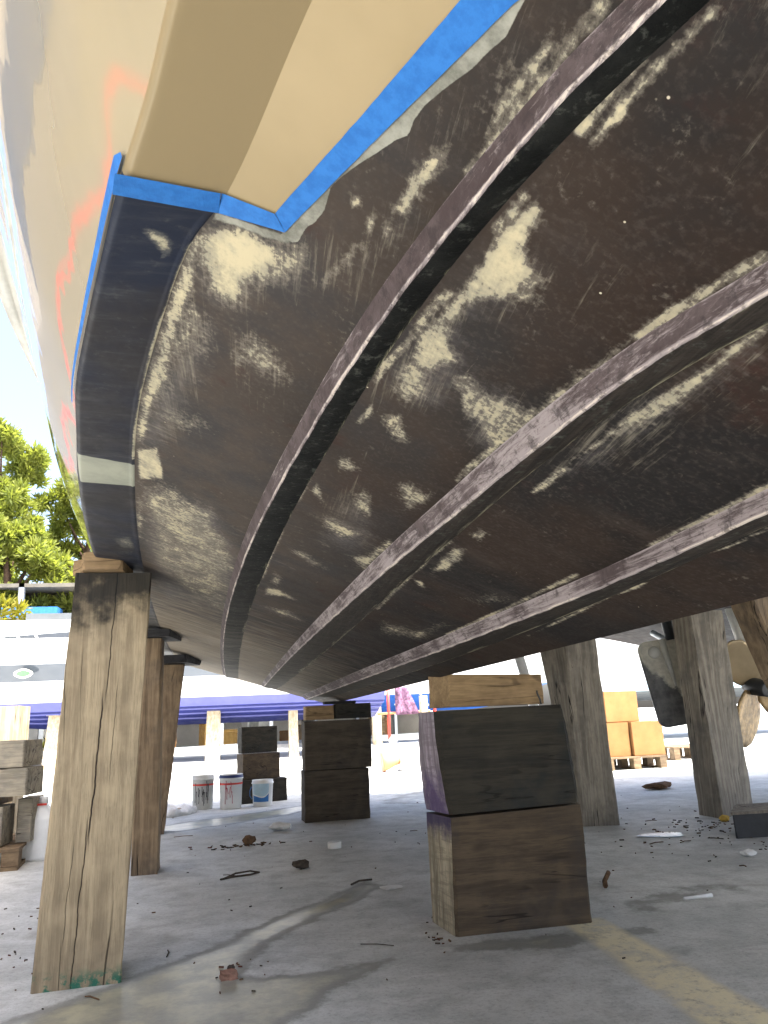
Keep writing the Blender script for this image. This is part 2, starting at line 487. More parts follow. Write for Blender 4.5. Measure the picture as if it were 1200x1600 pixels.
M['band'] = gelcoat("blue grey hull band", (.075, .088, .105), .08)
M['grey_band'] = plain("grey stripe", (.30, .31, .32), .4, .4, .1, 3)
M['grey_cover'] = plain("grey deck cover", (.11, .12, .125), .7, .2, .15, 2)
M['dark_glass'] = plain("dark glass", (.03, .035, .04), .06, .6, .1, 2)
M['sky_blue'] = plain("bright blue antifouling", (.02, .10, .38), .6, .3, .25, 3)
M['plaster'] = plain("pale plaster", (.62, .60, .55), .85, .2, .1, 2, bump=.1)
M['frame_grey'] = plain("grey window frame", (.20, .215, .23), .5, .4, .1, 5)
M['right_bottom'] = plain("charcoal antifouling", (.055, .056, .060), .7, .3, .4, 4, bump=.2)
M['cloth_a'] = plain("grey cloth", (.14, .145, .15), .9, .1, .3, 8)
M['cloth_b'] = plain("ochre cloth", (.55, .34, .10), .9, .1, .2, 8)
M['pink_cloth'] = plain("pink and purple cloth", (.24, .13, .20), .9, .1, .7, 9)
M['roof'] = plain("terracotta", (.36, .15, .08), .8, .2, .25, 8)
M['house_wall'] = plain('shade darkened render', (.13, .12, .10), .9, .1, .25, 2)  # shade on the house is put into this dark wall colour
M['bark'] = plain("pine bark", (.10, .065, .045), .9, .1, .4, 10, bump=.5)
M['chip_dark'] = plain("dark wood chip", (.075, .062, .05), .9, .1, .4, 30)
M['chip_brown'] = plain("brown wood chip", (.14, .085, .05), .9, .1, .4, 30)
M['chip_red'] = plain("reddish bark chip", (.12, .05, .035), .9, .1, .4, 30)
M['brick'] = plain("brick fragment", (.27, .155, .115), .9, .1, .35, 40, bump=.4)
M['paper'] = plain("white paper", (.70, .71, .70), .8, .1, .15, 20)
M['foil'] = plain("reflection tinted plastic film", (.34, .46, .58), .35, .5, .15, 20)  # pale blue reflection on the white film is put into its colour
M['yellow'] = plain("yellow sponge", (.62, .42, .10), .9, .1, .3, 40)
M['sack'] = plain("white woven sack", (.66, .66, .64), .8, .1, .2, 20, bump=.4)
M['sand'] = plain("grey brown filler", (.30, .25, .19), .9, .1, .3, 20, bump=.4)
def emblem_mat():
    return plain("green emblem", (.10, .19, .10), .4, .4, .2, 12)
M['emblem'] = emblem_mat()
M['cream_line'] = plain("cream outline", (.80, .78, .62), .5, .3, .05, 8)
def leaf_mat(name, a, b):
    t = NT(name, .6, .25)
    t.color(t.mix(t.rng(t.noise(1.6, 4, .6), .35, .65), a, b))
    t.b.inputs["Subsurface Weight"].default_value = 0
    n = t.n.new("ShaderNodeBsdfTranslucent"); n.inputs[0].default_value = (b[0] * 1.1, b[1] * 1.2, b[2] * .8, 1)
    mx = t.n.new("ShaderNodeMixShader"); mx.inputs[0].default_value = .5
    out = t.n["Material Output"]
    t.l.new(t.b.outputs[0], mx.inputs[1]); t.l.new(n.outputs[0], mx.inputs[2]); t.l.new(mx.outputs[0], out.inputs[0])
    return t.m
M['pine'] = leaf_mat("pine needles", (.125, .155, .035), (.225, .24, .045))
M['shrub'] = leaf_mat("yellow green leaves", (.12, .13, .015), (.22, .19, .02))

# ------------------------------------------------------------------ ground
def seg_dist(px, py, a, b):
    vx, vy = b[0] - a[0], b[1] - a[1]
    L = vx * vx + vy * vy + 1e-12
    t = np.clip(((px - a[0]) * vx + (py - a[1]) * vy) / L, 0, 1)
    return np.hypot(px - a[0] - t * vx, py - a[1] - t * vy)

def poly_sd(px, py, poly):
    d = np.full(px.shape, 1e9); ins = np.zeros(px.shape, bool)
    n = len(poly)
    for i in range(n):
        a, b = poly[i], poly[(i + 1) % n]
        d = np.minimum(d, seg_dist(px, py, a, b))
        c = ((a[1] > py) != (b[1] > py)) & (px < (b[0] - a[0]) * (py - a[1]) / (b[1] - a[1] + 1e-12) + a[0])
        ins ^= c
    return np.where(ins, d, -d)

def sstep(a, b, x):
    t = np.clip((x - a) / (b - a), 0, 1)
    return t * t * (3 - 2 * t)

def graded(lo, a, b, hi, step, n):
    core = np.arange(a, b + 1e-6, step)
    l = a - np.geomspace(step, a - lo, n)[::-1]; h = b + np.geomspace(step, hi - b, n)
    return np.concatenate([l, core, h])

gx = graded(-600, -2.4, 5.4, 600, .035, 26)
gy = graded(-500, 1.6, 11.0, 900, .035, 26)
GX, GY = np.meshgrid(gx, gy)
px, py = GX.ravel(), GY.ravel()
wet = np.zeros(px.shape)
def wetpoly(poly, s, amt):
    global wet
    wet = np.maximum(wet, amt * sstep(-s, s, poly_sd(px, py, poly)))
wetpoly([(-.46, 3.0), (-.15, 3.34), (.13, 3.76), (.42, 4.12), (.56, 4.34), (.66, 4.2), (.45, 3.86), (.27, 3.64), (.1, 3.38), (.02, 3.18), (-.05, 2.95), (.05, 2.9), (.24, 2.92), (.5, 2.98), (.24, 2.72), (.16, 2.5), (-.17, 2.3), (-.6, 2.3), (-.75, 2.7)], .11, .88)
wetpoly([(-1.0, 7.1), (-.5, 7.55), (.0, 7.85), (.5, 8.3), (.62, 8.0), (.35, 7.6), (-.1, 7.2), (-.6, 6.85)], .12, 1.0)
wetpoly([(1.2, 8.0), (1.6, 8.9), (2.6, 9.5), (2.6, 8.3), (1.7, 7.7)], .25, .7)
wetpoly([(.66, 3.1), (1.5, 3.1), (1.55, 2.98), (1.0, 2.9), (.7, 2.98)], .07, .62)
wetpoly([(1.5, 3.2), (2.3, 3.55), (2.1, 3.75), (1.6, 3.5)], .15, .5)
line = sstep(-.012, .012, poly_sd(px, py, [(1.22, 3.25), (1.40, 3.25), (1.41, 2.72), (1.40, 2.1), (1.38, 1.4), (1.12, 1.4), (1.17, 2.1), (1.21, 2.7)]))
gz = .006 * np.sin(px * .9 + 1) * np.sin(py * .7) * ((np.abs(px) < 20) & (py < 30))
gme = mesh("ground", np.stack([px, py, gz * 0], 1), grid_faces(len(gy), len(gx)))
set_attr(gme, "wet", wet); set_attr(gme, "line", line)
def ground_mat():
    t = NT("yard concrete", .8, .4)
    n1 = t.noise(1.3, 8, .65); n2 = t.noise(7, 8, .7); n3 = t.noise(60, 5, .7)
    tr = t.noise(1.0, 7, .7, t.map((2.2, 9, 1), rot=(0, 0, .25)), .6)
    c = t.mix(t.rng(n1, .33, .66), (.40, .412, .398), (.58, .595, .575))
    c = t.mix(t.rng(n2, .42, .70, 0, .55), c, (.28, .29, .275))
    c = t.mix(t.rng(t.noise(2.7, 7, .7, None, 1.0), .52, .68, 0, .5), c, (.30, .295, .28))
    c = t.mix(t.rng(t.noise(170, 3, .6), .5, .8, 0, .45), c, (.22, .215, .2))
    c = t.mix(t.rng(tr, .55, .75, 0, .6), c, (.64, .645, .64))
    c = t.mix(t.rng(n3, .47, .68, 0, .38), c, (.17, .172, .165))
    c = t.mix(t.math('MULTIPLY', t.rng(t.voro(75), .06, .16, 1, 0), t.rng(t.noise(5, 4, .7), .48, .62, 0, .6)), c, (.12, .115, .105))
    c = t.mix(t.rng(t.noise(95, 3, .6), .60, .74, 0, .45), c, (.72, .73, .71))
    # fine dirt specks
    sp = t.math('MULTIPLY', t.rng(t.voro(26), .04, .1, 1, 0), t.rng(t.noise(2.1, 4, .7), .5, .62))
    c = t.mix(t.math('MULTIPLY', sp, .8), c, (.06, .05, .045))
    st = t.rng(t.noise(.8, 6, .7, None, .8), .58, .70, 0, .45)
    c = t.mix(st, c, (.25, .235, .2))
    o_ = t.sep()
    jd = t.math('ABSOLUTE', t.math('SUBTRACT', t.math('ADD', t.math('MULTIPLY', o_[0], -.634), t.math('MULTIPLY', o_[1], .773)), t.math('ADD', 5.93, t.math('MULTIPLY', t.math('SUBTRACT', n2, .5), .03))))
    c = t.mix(t.math('MULTIPLY', t.rng(jd, .006, .016, .85, 0), t.math('MULTIPLY', t.rng(o_[0], -2.2, -2.0), t.rng(o_[0], .55, .8, 1, 0))), c, (.07, .065, .06))
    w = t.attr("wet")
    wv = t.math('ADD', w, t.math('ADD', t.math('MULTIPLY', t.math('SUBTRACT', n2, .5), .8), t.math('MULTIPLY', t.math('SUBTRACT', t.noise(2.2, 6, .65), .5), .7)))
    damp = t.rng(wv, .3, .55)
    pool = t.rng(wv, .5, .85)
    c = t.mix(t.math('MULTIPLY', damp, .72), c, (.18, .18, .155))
    c = t.mix(t.math('MULTIPLY', t.rng(wv, .6, 1.1), .75), c, t.mix(t.rng(n2, .38, .62), (.30, .285, .19), (.54, .515, .35)))  # yellow in the pool centres stands for the cream hull's reflection
    ln = t.attr("line")
    worn = t.math('MULTIPLY', ln, t.rng(t.math('ADD', n2, t.math('MULTIPLY', n3, .4)), .46, .78))
    c = t.mix(t.math('MULTIPLY', ln, .35), c, (.36, .31, .20))
    c = t.mix(worn, c, (.72, .655, .45))
    c = t.mix(t.math('MULTIPLY', ln, t.rng(t.noise(22, 6, .75), .52, .68, 0, .7)), c, (.26, .24, .2))
    t.color(c)
    r = t.rng(n2, .3, .7, .62, .85)
    t.rough(t.mix(t.math('MULTIPLY', pool, .9), r, (.27, .27, .27)))
    t.bump(t.math('MULTIPLY', t.math('ADD', n2, t.math('MULTIPLY', n3, .5)), t.math('SUBTRACT', 1.0, t.math('MULTIPLY', pool, .6))), .35, .008)
    return t.m
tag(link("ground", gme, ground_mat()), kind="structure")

# ------------------------------------------------------------------ the motor boat on the blocks
HULL_PAINT = [('h',0.8,0.05,0,[[0.8587,0.883],[0.7607,0.837],[0.7274,0.842],[0.7274,0.893],[0.7658,0.937],[0.8095,1.013],[0.8514,1.031],[0.881,0.993]]),('h',0.8,0.05,0,[[1.0506,1.692],[0.9744,1.341],[0.8861,1.065],[0.853,1.069],[0.8575,1.171],[0.9042,1.324],[0.9831,1.625]]),('h',0.85,0.06,0,[[1.0798,1.941],[0.8965,1.865],[0.8138,2.267],[0.8804,3.549],[1.187,3.63],[1.1637,2.678]]),('h',0.7,0.04,0,[[0.6087,1.004],[0.588,0.875],[0.5507,0.793],[0.5067,0.903],[0.5243,1.011],[0.563,1.051]]),('h',0.8,0.04,0,[[0.534,0.93],[0.5118,0.884],[0.4208,0.906],[0.4308,1.06],[0.4669,1.052]]),('h',0.7,0.03,0,[[0.5605,0.851],[0.5524,0.729],[0.5302,0.662],[0.4866,0.674],[0.5027,0.752],[0.5458,0.813]]),('h',0.8,0.03,0,[[0.4315,1.01],[0.4092,0.805],[0.3881,0.691],[0.3786,0.751],[0.3991,0.919],[0.4196,1.018]]),('h',0.5,0.05,0,[[0.7098,0.885],[0.6732,0.782],[0.6338,0.672],[0.6026,0.582],[0.5789,0.503],[0.5777,0.564],[0.616,0.73],[0.6647,0.851]]),('h',0.7,0.04,0,[[0.354,1.071],[0.3498,0.834],[0.3294,0.692],[0.3144,0.593],[0.2873,0.632],[0.3001,0.776],[0.3211,0.961]]),('h',0.6,0.05,0,[[0.6534,1.582],[0.5961,1.392],[0.5183,1.574],[0.5248,1.945],[0.6454,1.873]]),('h',0.6,0.04,0,[[0.5406,1.291],[0.4758,1.273],[0.4765,1.38],[0.5152,1.436]]),('h',0.6,0.06,0,[[0.8287,1.05],[0.7336,1.067],[0.7491,1.171],[0.8545,1.223]]),('c',0.9,0.02,0,[[0.8593,0.895],[0.8198,0.855],[0.784,0.853],[0.7562,0.853],[0.7594,0.876],[0.7749,0.912],[0.8002,0.951],[0.8184,1.002],[0.8349,1.009],[0.8543,0.996],[0.8634,0.967],[0.8713,0.954]]),('c',0.62,0.02,0,[[0.7681,0.853],[0.7373,0.834],[0.7301,0.85],[0.7348,0.878],[0.7662,0.924],[0.7958,0.954],[0.814,1.007],[0.835,1.012],[0.7916,0.925]]),('c',0.75,0.012,0,[[0.8705,0.903],[0.8563,0.899],[0.8745,0.975],[0.8924,1.049],[0.9238,1.189],[0.9446,1.296],[0.993,1.458],[1.0329,1.642],[1.0487,1.657],[1.0087,1.446],[0.9577,1.224],[0.9,1.007]]),('c',0.6,0.03,0,[[0.895,1.058],[0.863,1.077],[0.8738,1.15],[0.9295,1.228],[0.9492,1.319],[0.9874,1.453],[0.9715,1.317],[0.9282,1.159]]),('c',0.85,0.006,0,[[1.0522,1.694],[1.0022,1.638],[1.0026,1.731],[1.0071,1.827],[1.0748,1.904]]),('c',0.58,0.03,0,[[1.0723,1.933],[0.9914,1.885],[0.8992,1.919],[0.8679,2.202],[0.8416,2.471],[0.9175,2.737],[0.9972,2.614],[1.0511,2.315],[1.0909,2.183]]),('c',0.5,0.04,0,[[1.0909,2.183],[0.9785,2.355],[0.8723,2.713],[0.9232,3.546],[1.047,3.296],[1.1249,2.813]]),('c',0.6,0.015,0,[[1.085,2.068],[1.1473,2.504],[1.1618,2.522],[1.0989,2.034]]),('c',0.55,0.02,0,[[0.8151,1.083],[0.7911,1.05],[0.7519,1.091],[0.7407,1.126],[0.7653,1.144],[0.7957,1.141],[0.8194,1.172],[0.8292,1.148]]),('c',0.5,0.02,0,[[0.9892,1.468],[0.9469,1.415],[0.8862,1.409],[0.902,1.467],[0.9663,1.488]]),('c',0.85,0.008,0,[[0.5834,0.575],[0.5807,0.544],[0.5731,0.508],[0.5663,0.484],[0.559,0.468],[0.5538,0.465],[0.5578,0.486],[0.5661,0.518],[0.5713,0.547],[0.5769,0.567]]),('c',0.6,0.015,0,[[0.5658,0.486],[0.5608,0.462],[0.5515,0.451],[0.5447,0.456],[0.551,0.476],[0.5602,0.506],[0.5668,0.524]]),('c',0.55,0.012,0,[[0.5888,0.521],[0.5855,0.499],[0.5796,0.492],[0.5782,0.505],[0.5822,0.529]]),('c',0.55,0.012,0,[[0.5954,0.563],[0.5932,0.546],[0.5892,0.54],[0.5888,0.556]]),('c',0.85,0.007,0,[[0.4703,0.386],[0.4745,0.395],[0.4804,0.414],[0.4899,0.441],[0.4943,0.464],[0.5016,0.502],[0.5041,0.526],[0.499,0.514],[0.4926,0.495],[0.4898,0.471],[0.4843,0.446],[0.477,0.421],[0.4707,0.403],[0.4658,0.386]]),('c',0.8,0.01,0,[[0.5242,0.605],[0.5154,0.613],[0.519,0.646],[0.5115,0.675],[0.4956,0.686],[0.5093,0.737],[0.5438,0.776],[0.5549,0.827],[0.5447,0.885],[0.5641,0.915],[0.5829,0.923],[0.5855,0.871],[0.5676,0.812],[0.5538,0.743],[0.5454,0.683],[0.5369,0.634]]),('c',0.62,0.012,0,[[0.5126,0.676],[0.4875,0.686],[0.4901,0.724],[0.5054,0.743],[0.5134,0.717]]),('c',0.8,0.01,0,[[0.5817,0.866],[0.5636,0.837],[0.5406,0.874],[0.531,0.89],[0.5447,0.91],[0.5547,0.943],[0.5756,0.938],[0.5851,0.925]]),('c',0.6,0.012,0,[[0.5851,0.925],[0.5532,0.95],[0.5484,0.998],[0.5701,1.039],[0.5922,1.02],[0.5955,0.974]]),('c',0.6,0.012,0,[[0.5305,0.927],[0.5138,0.898],[0.4805,0.914],[0.4292,0.906],[0.4279,0.963],[0.439,1.049],[0.4606,1.016],[0.4998,0.99]]),('c',0.66,0.008,0,[[0.4419,1.022],[0.4274,0.904],[0.4069,0.791],[0.3978,0.741],[0.3886,0.697],[0.3893,0.732],[0.3955,0.776],[0.4076,0.844],[0.4206,0.919],[0.4321,0.993]]),('c',0.8,0.008,0,[[0.4378,0.975],[0.4341,0.931],[0.4292,0.899],[0.4231,0.899],[0.4263,0.941],[0.4307,0.983]]),('c',0.8,0.006,0,[[0.629,1.149],[0.6178,1.083],[0.6113,1.081],[0.6118,1.111],[0.6242,1.155]]),('c',0.55,0.008,0,[[0.6028,1.092],[0.5737,1.072],[0.5461,1.141],[0.5634,1.16],[0.5888,1.13]]),('c',0.8,0.01,0,[[0.6445,0.711],[0.6382,0.669],[0.6224,0.624],[0.6137,0.612],[0.6124,0.633],[0.621,0.669],[0.6318,0.705]]),('c',0.55,0.012,0,[[0.6187,0.618],[0.608,0.6],[0.6065,0.617],[0.6178,0.669],[0.6236,0.673]]),('c',0.66,0.012,0,[[0.7119,0.879],[0.6916,0.822],[0.6743,0.773],[0.6664,0.777],[0.6808,0.814],[0.6927,0.85],[0.7063,0.878]]),('c',0.66,0.01,0,[[0.6734,0.763],[0.6688,0.732],[0.6607,0.724],[0.6621,0.755]]),('c',0.66,0.008,0,[[0.6523,0.733],[0.6441,0.723],[0.6401,0.734],[0.6475,0.746]]),('c',0.66,0.008,0,[[0.6906,0.728],[0.6816,0.714],[0.677,0.723],[0.686,0.737]]),('c',0.75,0.006,0,[[0.3107,0.589],[0.3138,0.618],[0.3188,0.646],[0.3155,0.668],[0.3214,0.7],[0.3311,0.754],[0.3392,0.814],[0.3433,0.853],[0.3343,0.851],[0.3157,0.794],[0.3103,0.756],[0.3127,0.697],[0.3093,0.663],[0.3067,0.63],[0.3059,0.597]]),('c',0.6,0.008,0,[[0.3392,0.814],[0.3434,0.858],[0.3479,0.917],[0.3538,0.981],[0.3605,1.052],[0.3507,1.026],[0.3394,0.917],[0.3253,0.844],[0.3091,0.803]]),('c',0.68,0.006,0,[[0.3617,1.115],[0.3585,1.044],[0.352,0.998],[0.3446,0.993],[0.3474,1.075],[0.3528,1.117]]),('c',0.66,0.01,0,[[0.3835,1.706],[0.3932,1.599],[0.3879,1.491],[0.3698,1.47],[0.3595,1.551],[0.3631,1.649]]),('c',0.75,0.006,0,[[0.4031,1.83],[0.3852,1.818],[0.3651,1.876],[0.3825,1.869]]),('c',0.6,0.008,0,[[0.3833,1.386],[0.3792,1.335],[0.3642,1.345],[0.3618,1.397]]),('c',0.6,0.012,0,[[0.5365,1.295],[0.5159,1.283],[0.4769,1.284],[0.4809,1.347],[0.5053,1.401]]),('c',0.58,0.012,0,[[0.6072,1.432],[0.5773,1.379],[0.5602,1.446],[0.5561,1.528],[0.5926,1.49]]),('c',0.62,0.012,0,[[0.6455,1.628],[0.6029,1.634],[0.5577,1.657],[0.5932,1.724],[0.6362,1.704]]),('c',0.66,0.012,0,[[0.5612,1.846],[0.5224,1.787],[0.5016,1.608],[0.4904,1.617],[0.5099,1.933]]),('c',0.6,0.01,0,[[0.6456,1.301],[0.6264,1.289],[0.6075,1.303],[0.6148,1.338],[0.6377,1.344]]),('c',0.75,0.008,0,[[0.6785,1.515],[0.6669,1.464],[0.6465,1.553],[0.6639,1.535]]),('c',0.7,0.012,0,[[0.7467,2.55],[0.7008,2.542],[0.6443,2.614],[0.6972,2.643],[0.7567,2.738]]),('c',0.58,0.012,0,[[0.7034,1.994],[0.6679,1.972],[0.5989,2.037],[0.6483,2.067]]),('c',0.58,0.02,0,[[0.7657,2.964],[0.6663,2.854],[0.5989,2.992],[0.6827,3.052]]),('c',0.6,0.02,0,[[0.7348,2.434],[0.7275,2.333],[0.7063,2.386],[0.7187,2.502]]),('c',0.5,0.03,0,[[0.3769,2.45],[0.2798,2.419],[0.2505,2.193],[0.2339,2.54],[0.3413,2.67]]),('c',0.5,0.03,0,[[0.2767,1.812],[0.2468,1.701],[0.2135,1.665],[0.2238,1.778]]),('c',0.72,0.004,0,[[0.1411,1.074],[0.1404,1.044],[0.1283,1.039],[0.1246,1.082]]),('c',0.75,0.003,0,[[0.1186,1.039],[0.1191,0.981],[0.1187,0.937],[0.1211,0.891],[0.1146,0.901],[0.1139,0.952],[0.1131,1.007]]),('c',0.72,0.004,0,[[0.1108,1.357],[0.118,1.29],[0.1124,1.23],[0.1071,1.276],[0.1067,1.34]]),('c',0.66,0.004,0,[[0.0826,1.965],[0.0992,1.695],[0.1164,1.386],[0.1087,1.403],[0.0893,1.721]]),('g',1.0,0.005,0,[[0.7653,0.814],[0.7107,0.701],[0.6693,0.613],[0.6291,0.518],[0.6066,0.462],[0.5834,0.448],[0.5875,0.47],[0.5892,0.483],[0.5994,0.503],[0.6091,0.526],[0.6206,0.545],[0.6376,0.577],[0.6439,0.597],[0.6462,0.615],[0.6564,0.628],[0.6875,0.678],[0.7004,0.701],[0.7107,0.723],[0.7152,0.762],[0.7251,0.786],[0.7333,0.798],[0.743,0.831],[0.7569,0.834],[0.7588,0.826]]),('g',0.9,0.012,0,[[0.8433,0.846],[0.7999,0.837],[0.7609,0.83],[0.749,0.835],[0.7762,0.848],[0.8158,0.855],[0.8483,0.869]]),('c',0.62,0.004,0.006,[[0.5341,0.423],[0.5427,0.457],[0.5558,0.513],[0.5661,0.545]]),('c',0.62,0.004,0.006,[[0.5679,0.552],[0.5781,0.591],[0.5853,0.615]]),('c',0.6,0.004,0.006,[[0.4883,0.395],[0.5032,0.459],[0.5158,0.52]]),('c',0.6,0.003,0.005,[[0.5349,0.607],[0.543,0.642],[0.5474,0.66]]),('c',0.6,0.003,0.006,[[0.5689,0.78],[0.5766,0.803],[0.5928,0.893],[0.6127,0.979],[0.6168,1.012]]),('c',0.6,0.004,0.006,[[0.6573,1.206],[0.6763,1.301],[0.6883,1.465],[0.6999,1.6]]),('c',0.6,0.004,0.006,[[0.7245,1.872],[0.743,2.088],[0.7648,2.438]]),('c',0.66,0.004,0.006,[[0.3488,0.528],[0.3661,0.599],[0.3858,0.689]]),('c',0.6,0.004,0.006,[[0.4063,0.812],[0.4219,0.921],[0.4426,1.046],[0.4598,1.186]]),('c',0.55,0.004,0.006,[[0.406,1.471],[0.4157,1.745],[0.4209,2.298]]),('c',0.66,0.004,0.006,[[0.1718,0.811],[0.173,0.951],[0.1749,1.093]]),('c',0.6,0.004,0.006,[[0.192,1.354],[0.1961,1.719],[0.208,2.291]])]
CHINE_PAINT = [('g',1.0,0.004,0,[[1.198,1.772],[1.0632,1.81],[1.0913,1.971],[1.2321,1.982]]),('c',0.72,0.012,0,[[0.9401,0.896],[0.9228,0.898],[0.9063,0.91],[0.9001,0.93],[0.9064,0.96],[0.9236,0.977],[0.9236,0.954],[0.9331,0.929]]),('c',0.55,0.02,0,[[1.2527,2.569],[1.1737,2.442],[1.1909,2.71],[1.2442,2.709]]),('c',0.45,0.02,0,[[1.3164,2.758],[1.1858,2.642],[1.2049,2.78],[1.3202,2.841]]),('g',0.5,0.03,0,[[0.9578,0.829],[0.8476,0.853],[0.8532,0.884],[0.9629,0.851]]),('c',0.8,0.004,0.004,[[0.8782,0.928],[0.9235,1.079],[0.9761,1.275],[1.0422,1.595],[1.0702,1.765]]),('c',0.4,0.03,0,[[1.0682,1.36],[1.0319,1.344],[1.0406,1.4],[1.0699,1.402]]),('c',0.4,0.02,0,[[0.9691,0.967],[0.9605,0.966],[0.9627,0.981],[0.9705,0.982]])]

KX, KZ, YT = .794, .979, 8.3
zk = lambda Y: KZ + .22 * np.maximum(0, -.3 - Y) ** 1.6
bi = pchip([-1.6, -1.0, -.5, 0, .3, .55, .82, .92, 1.14, 1.48, 1.93, 2.71, 3.98, 6.04, 8.4],
           [.02, .17, .36, .54, .66, .745, .83, .875, .94, 1.02, 1.09, 1.18, 1.29, 1.43, 1.545])
bo = pchip([-1.6, -1.0, -.5, 0, .3, .57, .68, .81, .99, 1.14, 1.43, 1.63, 1.99, 2.8, 4, 6, 8.4],
           [.04, .25, .47, .66, .78, .872, .905, .95, 1.005, 1.05, 1.13, 1.17, 1.24, 1.36, 1.475, 1.61, 1.70])
tb = pchip([x * .882 for x in (-2, -1, 0, .5, 1, 1.5, 2, 3, 5, 7.7, 10)], [1.9, 1.35, .88, .66, .54, .46, .42, .37, .33, .31, .305])
def hz(b, Y):
    return zk(Y) + b * tb(Y)
zi = lambda Y: hz(bi(Y), Y)
zo = lambda Y: zi(Y) * .3 + 1.46 * .7 + .10 * np.maximum(0, .5 - Y) - .012
RAILS = [
    ((-1.2, -.6, 0, .35, .5, .7, .9, 1.2, 1.6, 2.2, 3, 4, 5.5, 7, 8.3),
     (.10, .20, .37, .499, .553, .610, .656, .711, .768, .833, .896, .955, 1.018, 1.065, 1.096),
     (.098, .197, .368, .496, .548, .601, .645, .699, .755, .819, .881, .937, .996, 1.037, 1.065),
     (.085, .175, .34, .461, .511, .564, .603, .648, .694, .744, .792, .835, .879, .911, .931), .025, 8.02),
    ((-1.2, -.6, 0, .55, .7, .9, 1.2, 1.6, 2.2, 3, 4, 5.5, 7, 8.3),
     (.05, .12, .23, .350, .386, .420, .456, .492, .531, .570, .608, .653, .690, .717),
     (.049, .118, .227, .346, .378, .405, .437, .471, .509, .548, .587, .631, .667, .693),
     (.04, .10, .19, .298, .330, .360, .387, .404, .420, .435, .454, .483, .513, .539), .026, 8.02),
    ((-1.2, -.6, 0, .75, .9, 1.2, 1.6, 2.2, 3, 4, 5.5, 7, 8.3),
     (.03, .09, .14, .170, .171, .176, .188, .207, .229, .253, .279, .299, .313),
     (.028, .088, .139, .168, .169, .171, .176, .186, .199, .213, .231, .246, .257),
     (.02, .07, .10, .122, .120, .112, .102, .092, .087, .089, .099, .115, .131), .028, 8.1),
]
boat = empty("motor_boat", (KX, 4.0, 0), "large cream motor boat propped overhead, its dark antifouling sanded down to cream patches", "boat")

def wl_gel(b, Y):
    """1 forward of the taped waterline on the bottom panels"""
    l1 = b - np.interp(Y, [-.8, .47, .62, .815], [.0, .605, .680, .763])
    l2 = np.interp(b, [.75, .83], [.815, .826]) - Y
    return np.minimum(l1, l2)

def paint(b, Y, strokes):
    q = .55 * np.log(np.maximum(Y, .05))
    cream = np.zeros(b.shape); gray = np.zeros(b.shape); scuff = np.zeros(b.shape)
    for k, m, s, w, pl in strokes:
        P = [(x, .55 * math.log(y)) for x, y in pl]
        if w == 0: sd = poly_sd(b, q, P)
        else:
            d = np.full(b.shape, 1e9)
            for a, c in zip(P[:-1], P[1:]): d = np.minimum(d, seg_dist(b, q, a, c))
            sd = w - d
        v = m * sstep(-s, s, sd)
        if k == 'c': cream = np.maximum(cream, v)
        elif k == 'h': scuff = np.maximum(scuff, v)
        else: gray = np.maximum(gray, v)
    return cream, gray, scuff

Yn = np.concatenate([np.linspace(-1.6, .28, 40), np.exp(np.linspace(math.log(.30), math.log(YT), 430))])
def hull_bottom(side, nb, Ys, painted):
    t = np.linspace(0, 1, nb)
    Yg, T = np.meshgrid(Ys, t, indexing='ij')
    B = T * bi(Yg)
    Z = hz(B, Yg)
    # soft keel radius and slight hollow by the chine
    Z = Z + .018 * np.maximum(0, 1 - B / .05) ** 2 * 0
    V = np.stack([KX + side * B, Yg, Z], -1).reshape(-1, 3)
    me = mesh("hull_bottom", V, grid_faces(len(Ys), nb, flip=(side > 0)))
    b, Y = B.ravel(), Yg.ravel()
    cr, gr, sf = paint(b, Y, HULL_PAINT) if painted else (np.zeros(b.shape),) * 3
    set_attr(me, "scuff", sf); set_attr(me, "sanded", .10 + .42 * sstep(.30, .62, b) + .30 * sstep(.55, .85, b)); set_attr(me, "pu", b); set_attr(me, "pv", .55 * np.log(np.maximum(Y, .05)))  # base tone gets lighter from the keel out to the chine
    set_attr(me, "cream", cr); set_attr(me, "gray", gr)
    set_attr(me, "gel", sstep(-.004, .004, wl_gel(b, Y)))
    set_attr(me, "dust", sstep(1.6, 5.5, Y) * (.5 + .5 * np.clip(b / .9, 0, 1)))
    return link("hull_bottom", me, M['hull'], boat, smooth=True)
hull_bottom(-1, 210, Yn, True)
hull_bottom(1, 40, Yn[::4], False)

def chine_flat(side, painted):
    nb = 26
    t = np.linspace(0, 1, nb)
    Yg, T = np.meshgrid(Yn, t, indexing='ij')
    B = bi(Yg) * (1 - T) + bo(Yg) * T
    # a small rolled lip on the inner edge, a rounded corner on the outer one
    Z = zi(Yg) * (1 - T) + zo(Yg) * T - .0022 * np.sin(np.clip(T / .08, 0, 1) * math.pi) * (Yg > .84) + .010 * np.clip((T - .94) / .06, 0, 1) ** 2
    V = np.stack([KX + side * B, Yg, Z], -1).reshape(-1, 3)
    me = mesh("chine_flat", V, grid_faces(len(Yn), nb, flip=(side > 0)))
    b, Y = B.ravel(), Yg.ravel()
    cr, gr, sf = paint(b, Y, CHINE_PAINT) if painted else (np.zeros(b.shape),) * 3
    set_attr(me, "cream", cr); set_attr(me, "gray", gr)
    set_attr(me, "gel", sstep(-.004, .004, np.interp(b, [.83, .955], [.826, .800]) - Y))
    set_attr(me, "dust", sstep(2.2, 5, Y))
    o = link("chine_flat", me, M['chine'], boat, smooth=True)
    if painted: o["label"] = "navy painted chine strip with one pale primer band"
chine_flat(-1, True); chine_flat(1, False)

